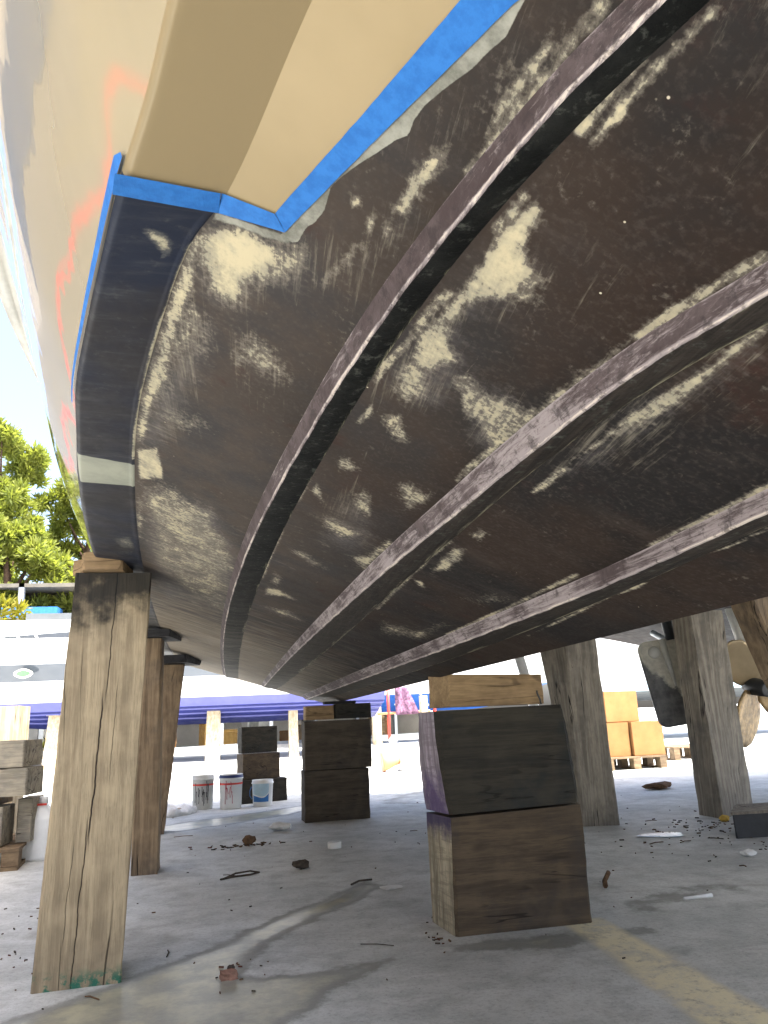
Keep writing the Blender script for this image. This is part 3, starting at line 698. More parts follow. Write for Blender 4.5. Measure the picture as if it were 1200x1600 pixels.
def spray_rail(side, tab, detailed, worn=0.0):
    ys, p2, p1, p0, hang, yend = tab
    f2, f1, f0 = pchip(ys, p2), pchip(ys, p1), pchip(ys, p0)
    Ys = np.concatenate([np.linspace(-1.2, .25, 30), np.exp(np.linspace(math.log(.28), math.log(yend), 300 if detailed else 60))])
    rows = []; edge = []; k_ = worn * 20
    prof = [(0, 0), (.25, .02), (.5, .1), (.72, .35), (.86, .7), (.95, 1.0), (1, .8)]
    for Y in Ys:
        b2, b1, b0 = float(f2(Y)), float(f1(Y)), float(f0(Y))
        fade = min(1, (Y + 1.3) / .8)
        z2, z0, z1 = float(hz(b2, Y)) + .002, float(hz(b0, Y)) + .002, float(hz(b1, Y)) - hang * fade
        r = []
        jb, jz = (.0012 * math.sin(9 * math.log(Y + 2) * 7 + k_) + .0007 * math.sin(31 * math.log(Y + 2) * 5 + 2 * k_) + NR.normal(0, .00025), .0014 * math.sin(9 * math.log(Y + 2) * 9 + 3 * k_) + NR.normal(0, .0002)) if detailed else (0, 0)
        b1 += .35 * jb; z1 += .9 * abs(jz) * min(1.5, .6 + .3 * Y)
        for k, tt in enumerate(np.linspace(0, 1, 7)):
            ez = .22 * (1 - tt) ** 4
            r.append((b2 + (b1 - b2) * tt, z2 + (z1 - z2) * (tt - ez * tt * 1.2), (.75 if k in (0,) else .7 if k == 6 else .12)))
        r[-1] = (b1 + .0015, z1 + .0015, .85)
        r.append((b1 - .0025, z1, .5))
        for k, tt in enumerate(np.linspace(.14, 1, 6)):
            r.append((b1 + (b0 - b1) * tt, z1 + (z0 - z1) * tt - .003 * math.sin(tt * math.pi) , 0.0 if k < 4 else .55 + .4 * (k - 4)))
        rows.append(r)
    n = len(rows[0])
    V = [(KX + side * b, Y, z) for Y, r in zip(Ys, rows) for b, z, e in r]
    fs = grid_faces(len(Ys), n, flip=(side < 0))
    fm = [0 if (i % (n - 1)) < 7 else 1 for i in range(len(fs))]
    cap = tuple((len(Ys) - 1) * n + k for k in range(n))
    fs.append(cap); fm.append(0)
    me = mesh("spray_rail", V, fs, fm)
    set_attr(me, "edge", [e for r in rows for b, z, e in r])
    set_attr(me, "worn", [worn * float(1 - .5 * sstep(2.5, 6, Y)) for Y in Ys for _ in range(n)])
    set_attr(me, "dust", [float(sstep(2.0, 6, Y)) for Y in Ys for _ in range(n)])
    o = link("spray_rail", me, [M['rail_side'], M['rail_under']], boat)
    me.polygons.foreach_set("use_smooth", [True] * len(me.polygons))
    return o
for k, tab in enumerate(RAILS):
    spray_rail(-1, tab, True, (.0, .28, .22)[k])
    spray_rail(1, tab, False)

# topsides: ruled and flared from the chine up to the sheer
bs = pchip([-1.6, -1.2, -.8, 0, 1, 2.4, 3.3, 5, 8.4], [.03, .50, .82, 1.22, 1.50, 1.70, 1.80, 1.86, 1.84])
zs = pchip([-1.6, 0, 2.4, 4, 8.4], [3.0, 2.82, 2.58, 2.54, 2.50])
rake = lambda Y: 1.5 * np.clip((1.2 - Y) / 2.8, 0, 1) ** 1.5
def topside(side):
    Ys = Yn[::2]; nt = 30
    t = np.linspace(0, 1, nt)
    Yg, T = np.meshgrid(Ys, t, indexing='ij')
    fl = np.clip((3.0 - Yg) / 3.0, 0, 1)
    W = T * (1 - .35 * fl) + .35 * fl * T ** 2.2
    B = bo(Yg) + (bs(Yg) - bo(Yg)) * W + .030 * np.sin(np.clip(T / .5, 0, 1) * math.pi) * (1 - fl)
    zlo = zo(Yg) + .010
    Z = zlo + (zs(Yg) - zlo) * T
    V = np.stack([KX + side * B, Yg - rake(Yg) * T, Z], -1).reshape(-1, 3)
    me = mesh("topside", V, grid_faces(len(Ys), nt, flip=(side > 0)))
    return link("topside", me, M['topside'], boat, smooth=True)
topside(-1); topside(1)
def sheer_pt(side, Y, dz=0, db=0):
    return Vector((KX + side * (float(bs(Y)) + db), Y - float(rake(Y)), float(zs(Y)) + dz))
for s in (-1, 1):
    bm = bmesh.new()
    add_tube(bm, [sheer_pt(s, y, .03, .015) for y in np.linspace(-1.6, YT, 60)], .045, 10)
    bm_obj("rub_rail", bm, M['grey_plastic'], boat, smooth=True)
ys = np.linspace(-1.6, YT, 50)
dv = [tuple(sheer_pt(-1, y, .03)) for y in ys] + [tuple(sheer_pt(1, y, .03)) for y in ys]
link("deck", mesh("deck", dv, [(i, i + 1, 51 + i, 50 + i) for i in range(49)]), M['white_gel'], boat)
tp = [(KX, YT, float(zk(YT)))] + [(KX - float(bi(YT)), YT, float(zi(YT))), (KX - float(bo(YT)), YT, float(zo(YT))), tuple(sheer_pt(-1, YT)), tuple(sheer_pt(1, YT)), (KX + float(bo(YT)), YT, float(zo(YT))), (KX + float(bi(YT)), YT, float(zi(YT)))]
link("transom", mesh("transom", [(x, y - .001, z) for x, y, z in tp], [tuple(range(7))]), M['topside'], boat)
def cabin(parent, cx, y0, y1, w, z0, z1, mat):
    v = []
    for z, ins, sl in ((z0, 0, 0), (z1, .22, .7)):
        v += [(cx - w + ins, y0 + sl, z), (cx + w - ins, y0 + sl, z), (cx + w - ins, y1 - .15 * sl, z), (cx - w + ins, y1 - .15 * sl, z)]
    link("cabin", mesh("cabin", v, [(0, 3, 2, 1), (4, 5, 6, 7), (0, 1, 5, 4), (1, 2, 6, 5), (2, 3, 7, 6), (3, 0, 4, 7)]), mat, parent)
cabin(boat, KX, .6, 6.2, 1.3, 2.55, 3.9, M['white_gel'])  # unseen cabin, added with the deck to block the sun
bm = bmesh.new(); add_box(bm, (KX - 1.25, 1.6, 5.1), (KX + 1.25, 6.6, 5.25)); bmesh.ops.bevel(bm, geom=list(bm.edges), offset=.05, segments=3, affect='EDGES')  # unseen canopy, added to shade the ground strip on the left
for sx in (-1, 1):
    for y in (2.4, 5.4): add_tube(bm, [(KX + sx * .95, y, 3.85), (KX + sx * 1.1, y, 5.12)], .04, 8)
bm_obj("added_shade_canopy", bm, M['white_gel'], boat)

bm = bmesh.new(); add_box(bm, (KX - 1.15, 5.6, 3.38), (KX + 1.5, 8.55, 3.52)); bmesh.ops.bevel(bm, geom=list(bm.edges), offset=.05, segments=3, affect='EDGES')  # unseen roof, added so the stern's shadow reaches the far stack
bm_obj("added_shade_roof", bm, M['white_gel'], boat)
# blue tape along the waterline: ribbons that follow the hull a hair below it
def ribbon(up, lo, zfun, n=60, off=.0022, parent=boat, w=5):
    def rs(pl, n):
        pl = np.array(pl, float); d = np.r_[0, np.cumsum(np.hypot(*np.diff(pl, axis=0).T))]
        s = np.linspace(0, d[-1], n)
        return np.stack([np.interp(s, d, pl[:, 0]), np.interp(s, d, pl[:, 1])], 1)
    a, b = rs(up, n), rs(lo, n)
    V = []; wob = NR.normal(0, .00015, (n, 2))
    for i in range(n):
        for k in range(w):
            t = k / (w - 1)
            bb = a[i, 0] * (1 - t) + b[i, 0] * t + (wob[i, 0] if k in (0, w - 1) else 0)
            yy = a[i, 1] * (1 - t) + b[i, 1] * t
            V.append((KX - bb, yy, float(zfun(bb, yy)) - off - abs(wob[i, 1]) * .8))
    me = mesh("masking_tape", V, grid_faces(n, w, flip=True))
    return link("masking_tape", me, M['tape'], parent, smooth=True)
ribbon([(.770, .800), (.690, .620), (.630, .480), (.51, .25)], [(.757, .820), (.670, .628), (.592, .459), (.46, .24)], hz)
ribbon([(.833, .812), (.77, .800)], [(.838, .846), (.757, .820)], hz, 16, .0030)
def zflat(b, Y):
    u = np.clip((b - bi(Y)) / (bo(Y) - bi(Y)), 0, 1)
    return zi(Y) * (1 - u) + zo(Y) * u
ribbon([(.953, .790), (.834, .808)], [(.962, .828), (.838, .848)], zflat, 24, .0035)
# on the topside just above the chine corner
tv = []
tn = 70
for i in range(tn):
    f = i / (tn - 1)
    Y = .775 + .72 * f
    h = .017 * min(1, (i + 1) / 3) * (1 - .62 * f)
    b0 = float(bo(Y)) + .006
    fl = max(0, min(1, (3 - Y) / 3))
    for k in range(4):
        T = (k / 3) * h / float(zs(Y) - zo(Y) - .01)
        W = T * (1 - .35 * fl) + .35 * fl * T ** 2.2
        Bv = float(bo(Y)) + .005 + (float(bs(Y)) - float(bo(Y))) * W + .030 * math.sin(min(1, T / .5) * math.pi) * (1 - fl)
        zl = float(zo(Y)) + .008
        tv.append((KX - Bv, Y - float(rake(Y)) * T, zl + (float(zs(Y)) - zl) * T))
link("masking_tape", mesh("masking_tape", tv, grid_faces(tn, 4, flip=True)), M['tape'], boat, smooth=True)

# ------------------------------------------------------------------ timbers
def timber(name, bot, top, mat, label, cat="post", group=None, n=16, jit=.004, seed=0, mats=None, endmat=None, bev=.010, parts=None, bulge=0.0):
    """four bottom corners and four top corners (world, same order) -> one worn timber; origin at the base"""
    r = random.Random(seed)
    bot = [Vector(p) for p in bot]; top = [Vector(p) for p in top]
    base = sum(bot, Vector()) / 4
    V = []; rows = n + 1
    ph = [(r.uniform(0, 6), r.uniform(2, 5), r.uniform(0, 6), r.uniform(6, 11)) for _ in range(4)]
    for i in range(rows):
        t = i / n
        c = [bot[k].lerp(top[k], t) for k in range(4)]
        ctr = sum(c, Vector()) / 4
        ring = []
        for k in range(4):
            a, b, d = c[k], c[(k + 1) % 4], c[(k - 1) % 4]
            bv = bev * (1.05 + .45 * math.sin(ph[k][0] + ph[k][1] * t) + .22 * math.sin(ph[k][2] + ph[k][3] * t) + r.uniform(-.06, .06))
            p1 = a + (d - a).normalized() * bv; p2 = a + (b - a).normalized() * bv
            ring += [p1, p2]
            for q in (.33, .66):
                ring.append(a.lerp(b, q))
        for p in ring:
            e = 1 + bulge * math.sin(t * math.pi)
            p = ctr + (p - ctr) * e
            V.append(p - base + Vector((r.gauss(0, jit), r.gauss(0, jit), 0)) * (.5 if 0 < i < n else .3))
    m = 16
    fs = []; fm = []
    for i in range(n):
        for j in range(m):
            a, b = i * m + j, i * m + (j + 1) % m
            fs.append((a, b, b + m, a + m))
            fm.append((endmat or {}).get(j // 4, 0) if j % 4 else 0)
    fs.append(tuple(range(m))[::-1]); fm.append(0)
    fs.append(tuple(n * m + k for k in range(m))); fm.append(0)
    me = mesh(name, V, fs, fm)
    o = link(name, me, mats or [mat], None, base)
    return tag(o, label, cat, group)

def quad(cx, cy, z, w, d, rot=0.0):
    c, s = math.cos(rot), math.sin(rot)
    return [(cx + (x * c - y * s), cy + (x * s + y * c), z) for x, y in ((-w, -d), (w, -d), (w, d), (-w, d))]


# near left post
timber("wooden_post", [(-.71, 2.97, 0), (-.43, 3.0, 0), (-.485, 3.26, 0), (-.74, 3.24, 0)],
       [(-.648, 2.95, 1.385), (-.374, 2.95, 1.382), (-.425, 3.2, 1.385), (-.68, 3.2, 1.385)], M['post'],
       "tall square tan timber post nearest the viewer with blackened top and green foot", group="props under the hull", n=24, seed=1, jit=.0014, bev=.006)
timber("wooden_post", quad(-.62, 5.10, 0, .075, .11, .05), quad(-.635, 5.05, 1.352, .078, .11, .05), M['post_brown'],
       "narrower brown timber post standing close behind the tall tan post", group="props under the hull", seed=2)
timber("wooden_post", quad(-.80, 6.85, 0, .10, .11, .1), quad(-.665, 6.75, 1.315, .10, .11, .1), M['post_brown'],
       "leaning timber post with orange top under a dark pad near the transom", group="props under the hull", seed=3)
timber("wooden_post", [(2.34, 5.67, 0), (2.63, 5.61, 0), (2.68, 5.85, 0), (2.40, 5.92, 0)],
       [(2.335, 5.55, 1.38), (2.575, 5.55, 1.38), (2.535, 5.86, 1.38), (2.205, 5.82, 1.38)], M['post_grey'],
       "grey brown timber post just behind the big near block stack", group="props under the hull", seed=4)
timber("wooden_post", [(3.42, 5.56, 0), (3.98, 6.02, 0), (3.86, 6.22, 0), (3.40, 5.86, 0)],
       [(3.45, 5.68, 1.56), (3.80, 5.75, 1.56), (3.82, 5.98, 1.56), (3.42, 5.90, 1.56)], M['post_grey'],
       "thick grey weathered post in front of the bronze propeller", group="props under the hull", seed=5)
timber("wooden_post", quad(3.30, 4.05, 0, .10, .10, .2), quad(2.82, 4.0, 1.42, .085, .09, .2), M['post_brown'],
       "brown timber prop slanting in from the right side of the photo", group="props under the hull", seed=6)

def slab(name, pts, z0, z1, mat, label=None, cat=None, group=None, seed=0, bev=.006, jit=.002, dz=(0, 0, 0, 0), n=3, parent=None, kw=None):
    bot = [(p[0], p[1], z0) for p in pts]; top = [(p[0], p[1], z1 + dz[i]) for i, p in enumerate(pts)]
    return timber(name, bot, top, mat, label, cat, group, n, jit, seed, bev=bev, **(kw or {}))

# wedges and pads on the posts
slab("wooden_wedge", [(-.62, 2.90, 0), (-.475, 2.90, 0), (-.465, 3.10, 0), (-.61, 3.12, 0)], 1.387, 1.452, M['cap_wood'],
     "short end-grain wedge under the chine on the tan post", "wedge", seed=11, bev=.012)
slab("wooden_board", [(-.675, 3.02, 0), (-.625, 2.99, 0), (-.52, 3.16, 0), (-.60, 3.22, 0)], 1.388, 1.425, M['cap_wood'],
     "thin board end sticking out behind the wedge on the tan post", "board", seed=12, bev=.005, dz=(.02, .02, .0, .0))
slab("rubber_pad", [(-.75, 4.9, 0), (-.50, 4.88, 0), (-.46, 5.2, 0), (-.72, 5.22, 0)], 1.356, 1.40, M['rubber'],
     "dark flat pad between the narrower brown post and the hull", "pad", seed=13, bev=.006)
slab("rubber_pad", [(-.78, 6.55, 0), (-.54, 6.5, 0), (-.44, 6.9, 0), (-.72, 6.95, 0)], 1.322, 1.385, M['char'],
     "dark crusted pad on top of the leaning post near the transom", "pad", seed=14, bev=.016, jit=.006)

# near block stack
timber("timber_block", [(.77, 3.17, 0), (1.34, 3.2, 0), (1.31, 3.46, 0), (.735, 3.43, 0)],
       [(.782, 3.19, .424), (1.352, 3.23, .440), (1.315, 3.44, .436), (.728, 3.41, .426)], None,
       "big brown square block at the foot of the near stack, scraped white on its end", "block", "keel blocks in the near stack",
       n=14, jit=.0016, seed=21, mats=[M['block_brown'], M['end_pale']], endmat={3: 1}, bev=.008)
timber("timber_block", [(.780, 3.19, .436), (1.350, 3.23, .448), (1.312, 3.45, .446), (.730, 3.42, .437)],
       [(.742, 3.19, .838), (1.300, 3.21, .846), (1.285, 3.42, .846), (.708, 3.41, .836)], None,
       "dark upper block of the near stack with a purple stained end", "block", "keel blocks in the near stack",
       n=16, jit=.0016, seed=22, mats=[M['block_dark'], M['end_purple']], endmat={3: 1}, bev=.014, bulge=.035)
slab("timber_block", [(.812, 3.215, 0), (1.232, 3.235, 0), (1.215, 3.42, 0), (.765, 3.40, 0)], .852, .977, M['cap_wood'],
     "pale sawn cap timber between the near stack and the keel", "block", "keel blocks in the near stack", seed=23, bev=.004, dz=(.009, -.002, -.002, .016))
bm = bmesh.new(); add_tube(bm, [(1.205, 3.20, .850), (1.200, 3.196, .87), (1.19, 3.195, .895), (1.187, 3.19, .905)], .004, 6)
tag(bm_obj("bent_nail", bm, M['dark_steel'], None), "small bent black nail on the dark upper block beside the cap", "nail")

# second stack
slab("timber_block", [(.435, 6.88, 0), (.995, 6.93, 0), (.98, 7.18, 0), (.42, 7.14, 0)], 0, .408, M['block_dusk'],
     "bottom block of the middle stack standing in the shade", "block", "keel blocks in the middle stack", seed=31, n=8, jit=.004)
slab("timber_block", [(.438, 6.86, 0), (1.022, 6.92, 0), (1.0, 7.17, 0), (.428, 7.12, 0)], .416, .818, M['block_dusk'],
     "second block of the middle stack, slightly overhanging the one below", "block", "keel blocks in the middle stack", seed=32, n=8, jit=.004)
slab("timber_block", [(.452, 6.88, 0), (.70, 6.90, 0), (.69, 7.12, 0), (.445, 7.1, 0)], .828, .945, M['cap_wood'],
     "light brown cap piece on the left half of the middle stack", "block", "keel blocks in the middle stack", seed=33)
slab("timber_block", [(.715, 6.895, 0), (1.03, 6.92, 0), (1.015, 7.14, 0), (.71, 7.12, 0)], .830, .955, M['block_dark'],
     "dark cap piece on the right half of the middle stack", "block", "keel blocks in the middle stack", seed=34)
slab("wooden_board", [(.62, 6.92, 0), (.90, 6.94, 0), (.89, 7.1, 0), (.62, 7.09, 0)], .957, .980, M['char'],
     "thin black packing board squeezed between middle stack and keel", "board", seed=35)

# far stack beside the paint buckets
slab("timber_block", [(-.13, 8.75, 0), (.375, 8.95, 0), (.34, 9.2, 0), (-.17, 9.02, 0)], 0, .232, M['block_dark'],
     "wide dark bottom block of the far stack behind the buckets", "block", "blocks in the far stack", seed=41, n=6)
slab("timber_block", [(-.10, 8.82, 0), (.30, 8.97, 0), (.265, 9.2, 0), (-.17, 9.02, 0)], .240, .500, M['block_brown'],
     "reddish brown middle block of the far stack behind the buckets", "block", "blocks in the far stack", seed=42, n=6)
slab("timber_block", [(-.115, 8.85, 0), (.272, 9.0, 0), (.25, 9.2, 0), (-.16, 9.02, 0)], .508, .785, M['block_dark'],
     "near black top block of the far stack behind the buckets", "block", "blocks in the far stack", seed=43, n=6)

# pile of blocks on a pallet by the left edge
def pallet(cx, cy, w, d, rot, label, z=0.0, h=.13):
    t = empty("pallet", (cx, cy, z), label, "pallet", "wooden pallets")
    rm = Matrix.Rotation(rot, 3, 'Z')
    def part(name, boxes):
        bm = bmesh.new()
        for lo, hi in boxes: add_box(bm, lo, hi)
        bmesh.ops.transform(bm, matrix=rm.to_4x4(), verts=bm.verts)
        bm_obj(name, bm, M['pallet'], t, (0, 0, 0))
    nb = 6
    for i in range(nb): part("deck_board", [((-w, -d + 2 * d * i / nb + .01, h - .022), (w, -d + 2 * d * (i + 1) / nb - .02, h))])
    for x in (-w + .05, 0, w - .05):
        for y in (-d + .08, 0, d - .08): part("spacer_block", [((x - .05, y - .07, .024), (x + .05, y + .07, h - .024))])
        part("bottom_board", [((x - .05, -d, 0), (x + .05, d, .022))])
    return t
pallet(-1.80, 5.85, .32, .42, .12, "low pallet under the grey timber pile by the jerrycan")
PG = "grey timbers piled by the jerrycan"
slab("timber_block", [(-2.15, 5.47, 0), (-1.56, 5.52, 0), (-1.56, 5.8, 0), (-2.15, 5.75, 0)], .135, .37, M['block_grey'],
     "bottom grey block lying on the pallet by the jerrycan", "block", PG, seed=51, n=5)
slab("timber_block", [(-1.52, 5.70, 0), (-1.43, 5.70, 0), (-1.43, 6.0, 0), (-1.53, 6.0, 0)], .135, .40, M['block_grey'],
     "narrow upright spacer at the end of the grey timber pile", "block", PG, seed=52, n=5)
slab("timber_block", [(-2.15, 5.55, 0), (-1.62, 5.60, 0), (-1.62, 5.95, 0), (-2.15, 5.9, 0)], .375, .425, M['pallet'],
     "thin dark packing timber in the grey timber pile", "block", PG, seed=55, n=3)
slab("timber_block", [(-2.2, 5.50, 0), (-1.44, 5.56, 0), (-1.405, 5.84, 0), (-2.2, 5.8, 0)], .43, .602, M['block_grey'],
     "long grey block with a blue stain, second from the top of the left pile", "block", PG, seed=53, n=5)
slab("timber_block", [(-2.2, 5.52, 0), (-1.47, 5.56, 0), (-1.43, 5.86, 0), (-2.2, 5.8, 0)], .608, .775, M['block_grey'],
     "topmost grey block of the left pile, half in sunshine", "block", PG, seed=54, n=5)
slab("timber_block", [(-2.3, 6.3, 0), (-1.72, 6.3, 0), (-1.72, 6.6, 0), (-2.3, 6.6, 0)], 0, 1.02, M['post_pale'],
     "sunlit pale yellow timber standing behind the left pile", "block", seed=56, n=6)

# jerrycan
def jerrycan():
    t = empty("jerrycan", (-1.44, 5.90, 0), "white plastic jerrycan with a red label line beside the grey timber pile", "jerrycan")
    bm = bmesh.new()
    w, d, h = .115, .10, .27
    prof = [(1, 1, 0), (1.02, 1.02, .02), (1.02, 1.02, h - .02), (.98, .98, h), (.55, .55, h + .07), (.5, .5, h + .085)]
    rings = []
    for sx, sy, z in prof:
        ring = []
        for k in range(24):
            a = 2 * math.pi * k / 24
            c, s = math.cos(a), math.sin(a)
            q = 1 / (abs(c) ** 6 + abs(s) ** 6) ** (1 / 6)
            ring.append(bm.verts.new((w * sx * c * q, d * sy * s * q, z)))
        rings.append(ring)
    for a, b in zip(rings[:-1], rings[1:]):
        for k in range(24):
            bm.faces.new((a[k], a[(k + 1) % 24], b[(k + 1) % 24], b[k])).smooth = True
    bm.faces.new(rings[0][::-1]); bm.faces.new(rings[-1])
    bm_obj("body", bm, M['white_plastic'], t, (0, 0, 0))
    bm = bmesh.new(); add_lathe(bm, [(.034, h + .085), (.034, h + .12), (.028, h + .125)], (.03, 0, 0), 18)
    bm_obj("cap", bm, M['white_plastic'], t, (0, 0, 0))
    bm = bmesh.new(); add_box(bm, (-.006, -.066, h + .072), (.068, -.058, h + .086))
    bm_obj("label_line", bm, M['red_print'], t, (0, 0, 0))
    bm = bmesh.new(); add_tube(bm, [(-.08, 0, h + .03), (-.085, 0, h + .09), (-.03, 0, h + .115), (-.01, 0, h + .10)], .012, 8)
    bm_obj("handle", bm, M['white_plastic'], t, (0, 0, 0))
jerrycan()

# paint buckets
def bucket(x, y, r, h, label, body, band, drips, lid=None, face=None, rim=None):
    t = empty("paint_bucket", (x, y, 0), label, "bucket", "paint buckets in front of the far stack")
    r0 = r * .90
    bm = bmesh.new()
    add_lathe(bm, [(r0 * .96, 0), (r0, .008), (r * .985, h * .86), (r * 1.05, h * .865), (r * 1.05, h * .90), (r * .99, h * .905), (r, h), (r * .94, h), (r * .88, h * .75)], (0, 0, 0), 36, cap1=True)
    bm_obj("body", bm, body, t, (0, 0, 0))
    rr = lambda z: r0 + (r * .985 - r0) * z / (h * .86)
    if band:
        bm = bmesh.new(); z0, z1 = h * .70, h * .755
        add_lathe(bm, [(rr(z0) + .0015, z0), (rr(z1) + .0015, z1)], (0, 0, 0), 36, cap0=False, cap1=False)
        bm_obj("red_band", bm, M['red_print'], t, (0, 0, 0))
    if rim:
        bm = bmesh.new(); add_lathe(bm, [(r * 1.052, h * .90), (r * 1.01, h * .985)], (0, 0, 0), 36, cap0=False, cap1=False)
        bm_obj("paint_rim", bm, rim, t, (0, 0, 0))
    rb = random.Random(int(x * 1000))
    if drips:
        mat, a0, a1, cnt = drips
        bm = bmesh.new()
        for i in range(cnt):
            a = rb.uniform(a0, a1); zt = h * rb.uniform(.5, .86); ln = rb.uniform(.25, .8) * zt
            pts = []; aa = a
            for k in range(6):
                z = zt - ln * k / 5; aa += rb.gauss(0, .02)
                R_ = rr(z) + .0008
                pts.append((R_ * math.cos(aa), R_ * math.sin(aa), z))
            add_tube(bm, pts, [.0035, .0030, .0026, .0024, .0024, .0034], 5)
        bm_obj("paint_drips", bm, mat, t, (0, 0, 0))
    bm = bmesh.new()
    pts = []
    for k in range(15):
        f = k / 14; a = math.pi * (1.02 + .0 * f) - f * math.pi
        pts.append((-r * 1.07 * math.cos(math.pi * f) , -r * .35 * math.sin(math.pi * f) - r * .9 * math.sin(math.pi * f) * .35, h * .80 - h * .42 * math.sin(math.pi * f) ** .8))
    if face is None:
        pts = [(-r * 1.06, -.01, h * .8), (-r * 1.13, -.03, h * .72), (-r * 1.12, -.05, h * .6), (-r * 1.04, -.07, h * .5)]
    add_tube(bm, pts if face is None else [(-r * 1.05, -.02, h * .75), (-r * 1.2, -.04, h * .6), (-r * 1.2, -.05, h * .42), (-r * 1.0, -.06, h * .3)], .004, 6)
    bm_obj("handle", bm, M['grey_metal'] if face is None else M['blue_print'], t, (0, 0, 0))
    if face:
        # printed front: a pale panel, a white wave and a blue sweep below it
        def patch(name, a0, a1, flo, fhi, mat, e):
            n = 16; v = []
            for i in range(n + 1):
                u = i / n; a = a0 + (a1 - a0) * u
                for z in (flo(u), fhi(u)):
                    R_ = rr(z * h) + e
                    v.append((R_ * math.cos(a), R_ * math.sin(a), z * h))
            link(name, mesh(name, v, [(2 * i, 2 * i + 2, 2 * i + 3, 2 * i + 1) for i in range(n)]), mat, t, (0, 0, 0), True)
        A0, A1 = -math.pi / 2 - 1.15, -math.pi / 2 + .62
        wave = lambda u: .34 + .16 * (2 * u - 1) ** 2 * (1 if u > .5 else .55) + .03 * math.sin(u * 6)
        patch("printed_panel", A0, A1, lambda u: wave(u) + .05, lambda u: .90, M['pale_print'], .0012)
        patch("printed_wave", A0, A1, lambda u: .18, wave, M['blue_print'], .0014)
    return t
bucket(-.50, 8.56, .112, .325, "leftmost grey white bucket with a red band and dark paint runs", M['grey_plastic'], True, (M['drip'], -2.3, -.9, 14))
bucket(-.215, 8.44, .118, .330, "bigger white bucket with red band, blue smeared rim and red drips", M['white_plastic'], True, (M['drip_red'], -2.0, -1.3, 7), rim=M['navy_print'])
bucket(.105, 8.50, .108, .255, "small white bucket with a blue wave print on its front", M['white_plastic'], False, None, face=True)

# open sack with filler
def sack():
    t = empty("open_sack", (-.74, 8.2, 0), "flattened white sack lying open beside the leaning post", "sack")
    n, m = 28, 7
    v = []
    for j in range(m):
        rr_ = [1.0, 1.05, 1.0, .85, .7, .62, .5][j]; z = [0, .025, .05, .062, .06, .045, .03][j]
        for k in range(n):
            a = 2 * math.pi * k / n
            w = 1 + .12 * math.sin(3 * a + 1) + .07 * math.sin(7 * a)
            v.append((.17 * rr_ * w * math.cos(a), .26 * rr_ * w * math.sin(a), z * (1 + .35 * math.sin(5 * a + j))))
    me = mesh("sack_cloth", v, grid_faces(m, n, closed=True))
    link("sack_cloth", me, M['sack'], t, (0, 0, 0), True)
    v = [(0, 0, .05)] + [(.088 * math.cos(2 * math.pi * k / 20), .135 * math.sin(2 * math.pi * k / 20), .040 + .006 * math.sin(k * 2.1)) for k in range(20)]
    link("filler", mesh("filler", v, [(0, 1 + k, 1 + (k + 1) % 20) for k in range(20)]), M['sand'], t, (0, 0, 0), True)
sack()

# ------------------------------------------------------------------ right side: boxes, beam
def carton(cx, cy, z, w, d, h, rot, label):
    bm = bmesh.new()
    add_box(bm, (-w, -d, 0), (w, d, h))
    bmesh.ops.bevel(bm, geom=list(bm.edges), offset=.006, segments=2, affect='EDGES')
    add_box(bm, (-w * .995, -.004 - .02, h + .0005), (w * .995, .02, h + .003))
    o = bm_obj("cardboard_box", bm, M['cardboard'], None, (cx, cy, z))
    o.rotation_euler = (0, 0, rot)
    return tag(o, label, "box", "cardboard boxes on the pallet")
pallet(5.18, 10.75, .45, .42, .05, "pallet under the cardboard boxes", h=.17)
carton(4.90, 10.72, .171, .26, .30, .455, .05, "lower cardboard box on the left of the pallet")
carton(5.42, 10.70, .171, .24, .30, .455, .05, "lower cardboard box on the pallet, partly behind the rudder")
carton(5.06, 10.80, .632, .31, .30, .42, .30, "cardboard box stacked on top of the two others")
pallet(6.95, 12.0, .55, .4, .1, "grey pallet lying beyond the rudder and cardboard boxes", h=.2)
slab("support_beam", [(2.985, 4.75, 0), (4.1, 4.70, 0), (4.3, 5.05, 0), (3.24, 5.06, 0)], .0, .140, M['dark_steel'],
     "dark wide beam end with a grey wooden top lying by the right post", "beam", seed=71, bev=.012,
     kw=dict())
slab("wooden_board", [(2.965, 4.735, 0), (4.1, 4.685, 0), (4.3, 5.07, 0), (3.23, 5.08, 0)], .143, .158, M['post_grey'],
     "grey plank lying on top of the dark beam end", "board", seed=72)
bm = bmesh.new()
add_tube(bm, [(2.72, 6.9, 0.01), (2.36, 6.95, 1.7)], .045, 10)
s_ = empty("steel_stand", (2.72, 6.9, 0), "thin pale metal stand behind the grey brown post", "stand")
bm_obj("pole", bm, M['white_metal'], s_)
bm = bmesh.new(); add_box(bm, (2.60, 6.78, 0), (2.86, 7.02, .014)); bm_obj("foot_plate", bm, M['grey_metal'], s_)

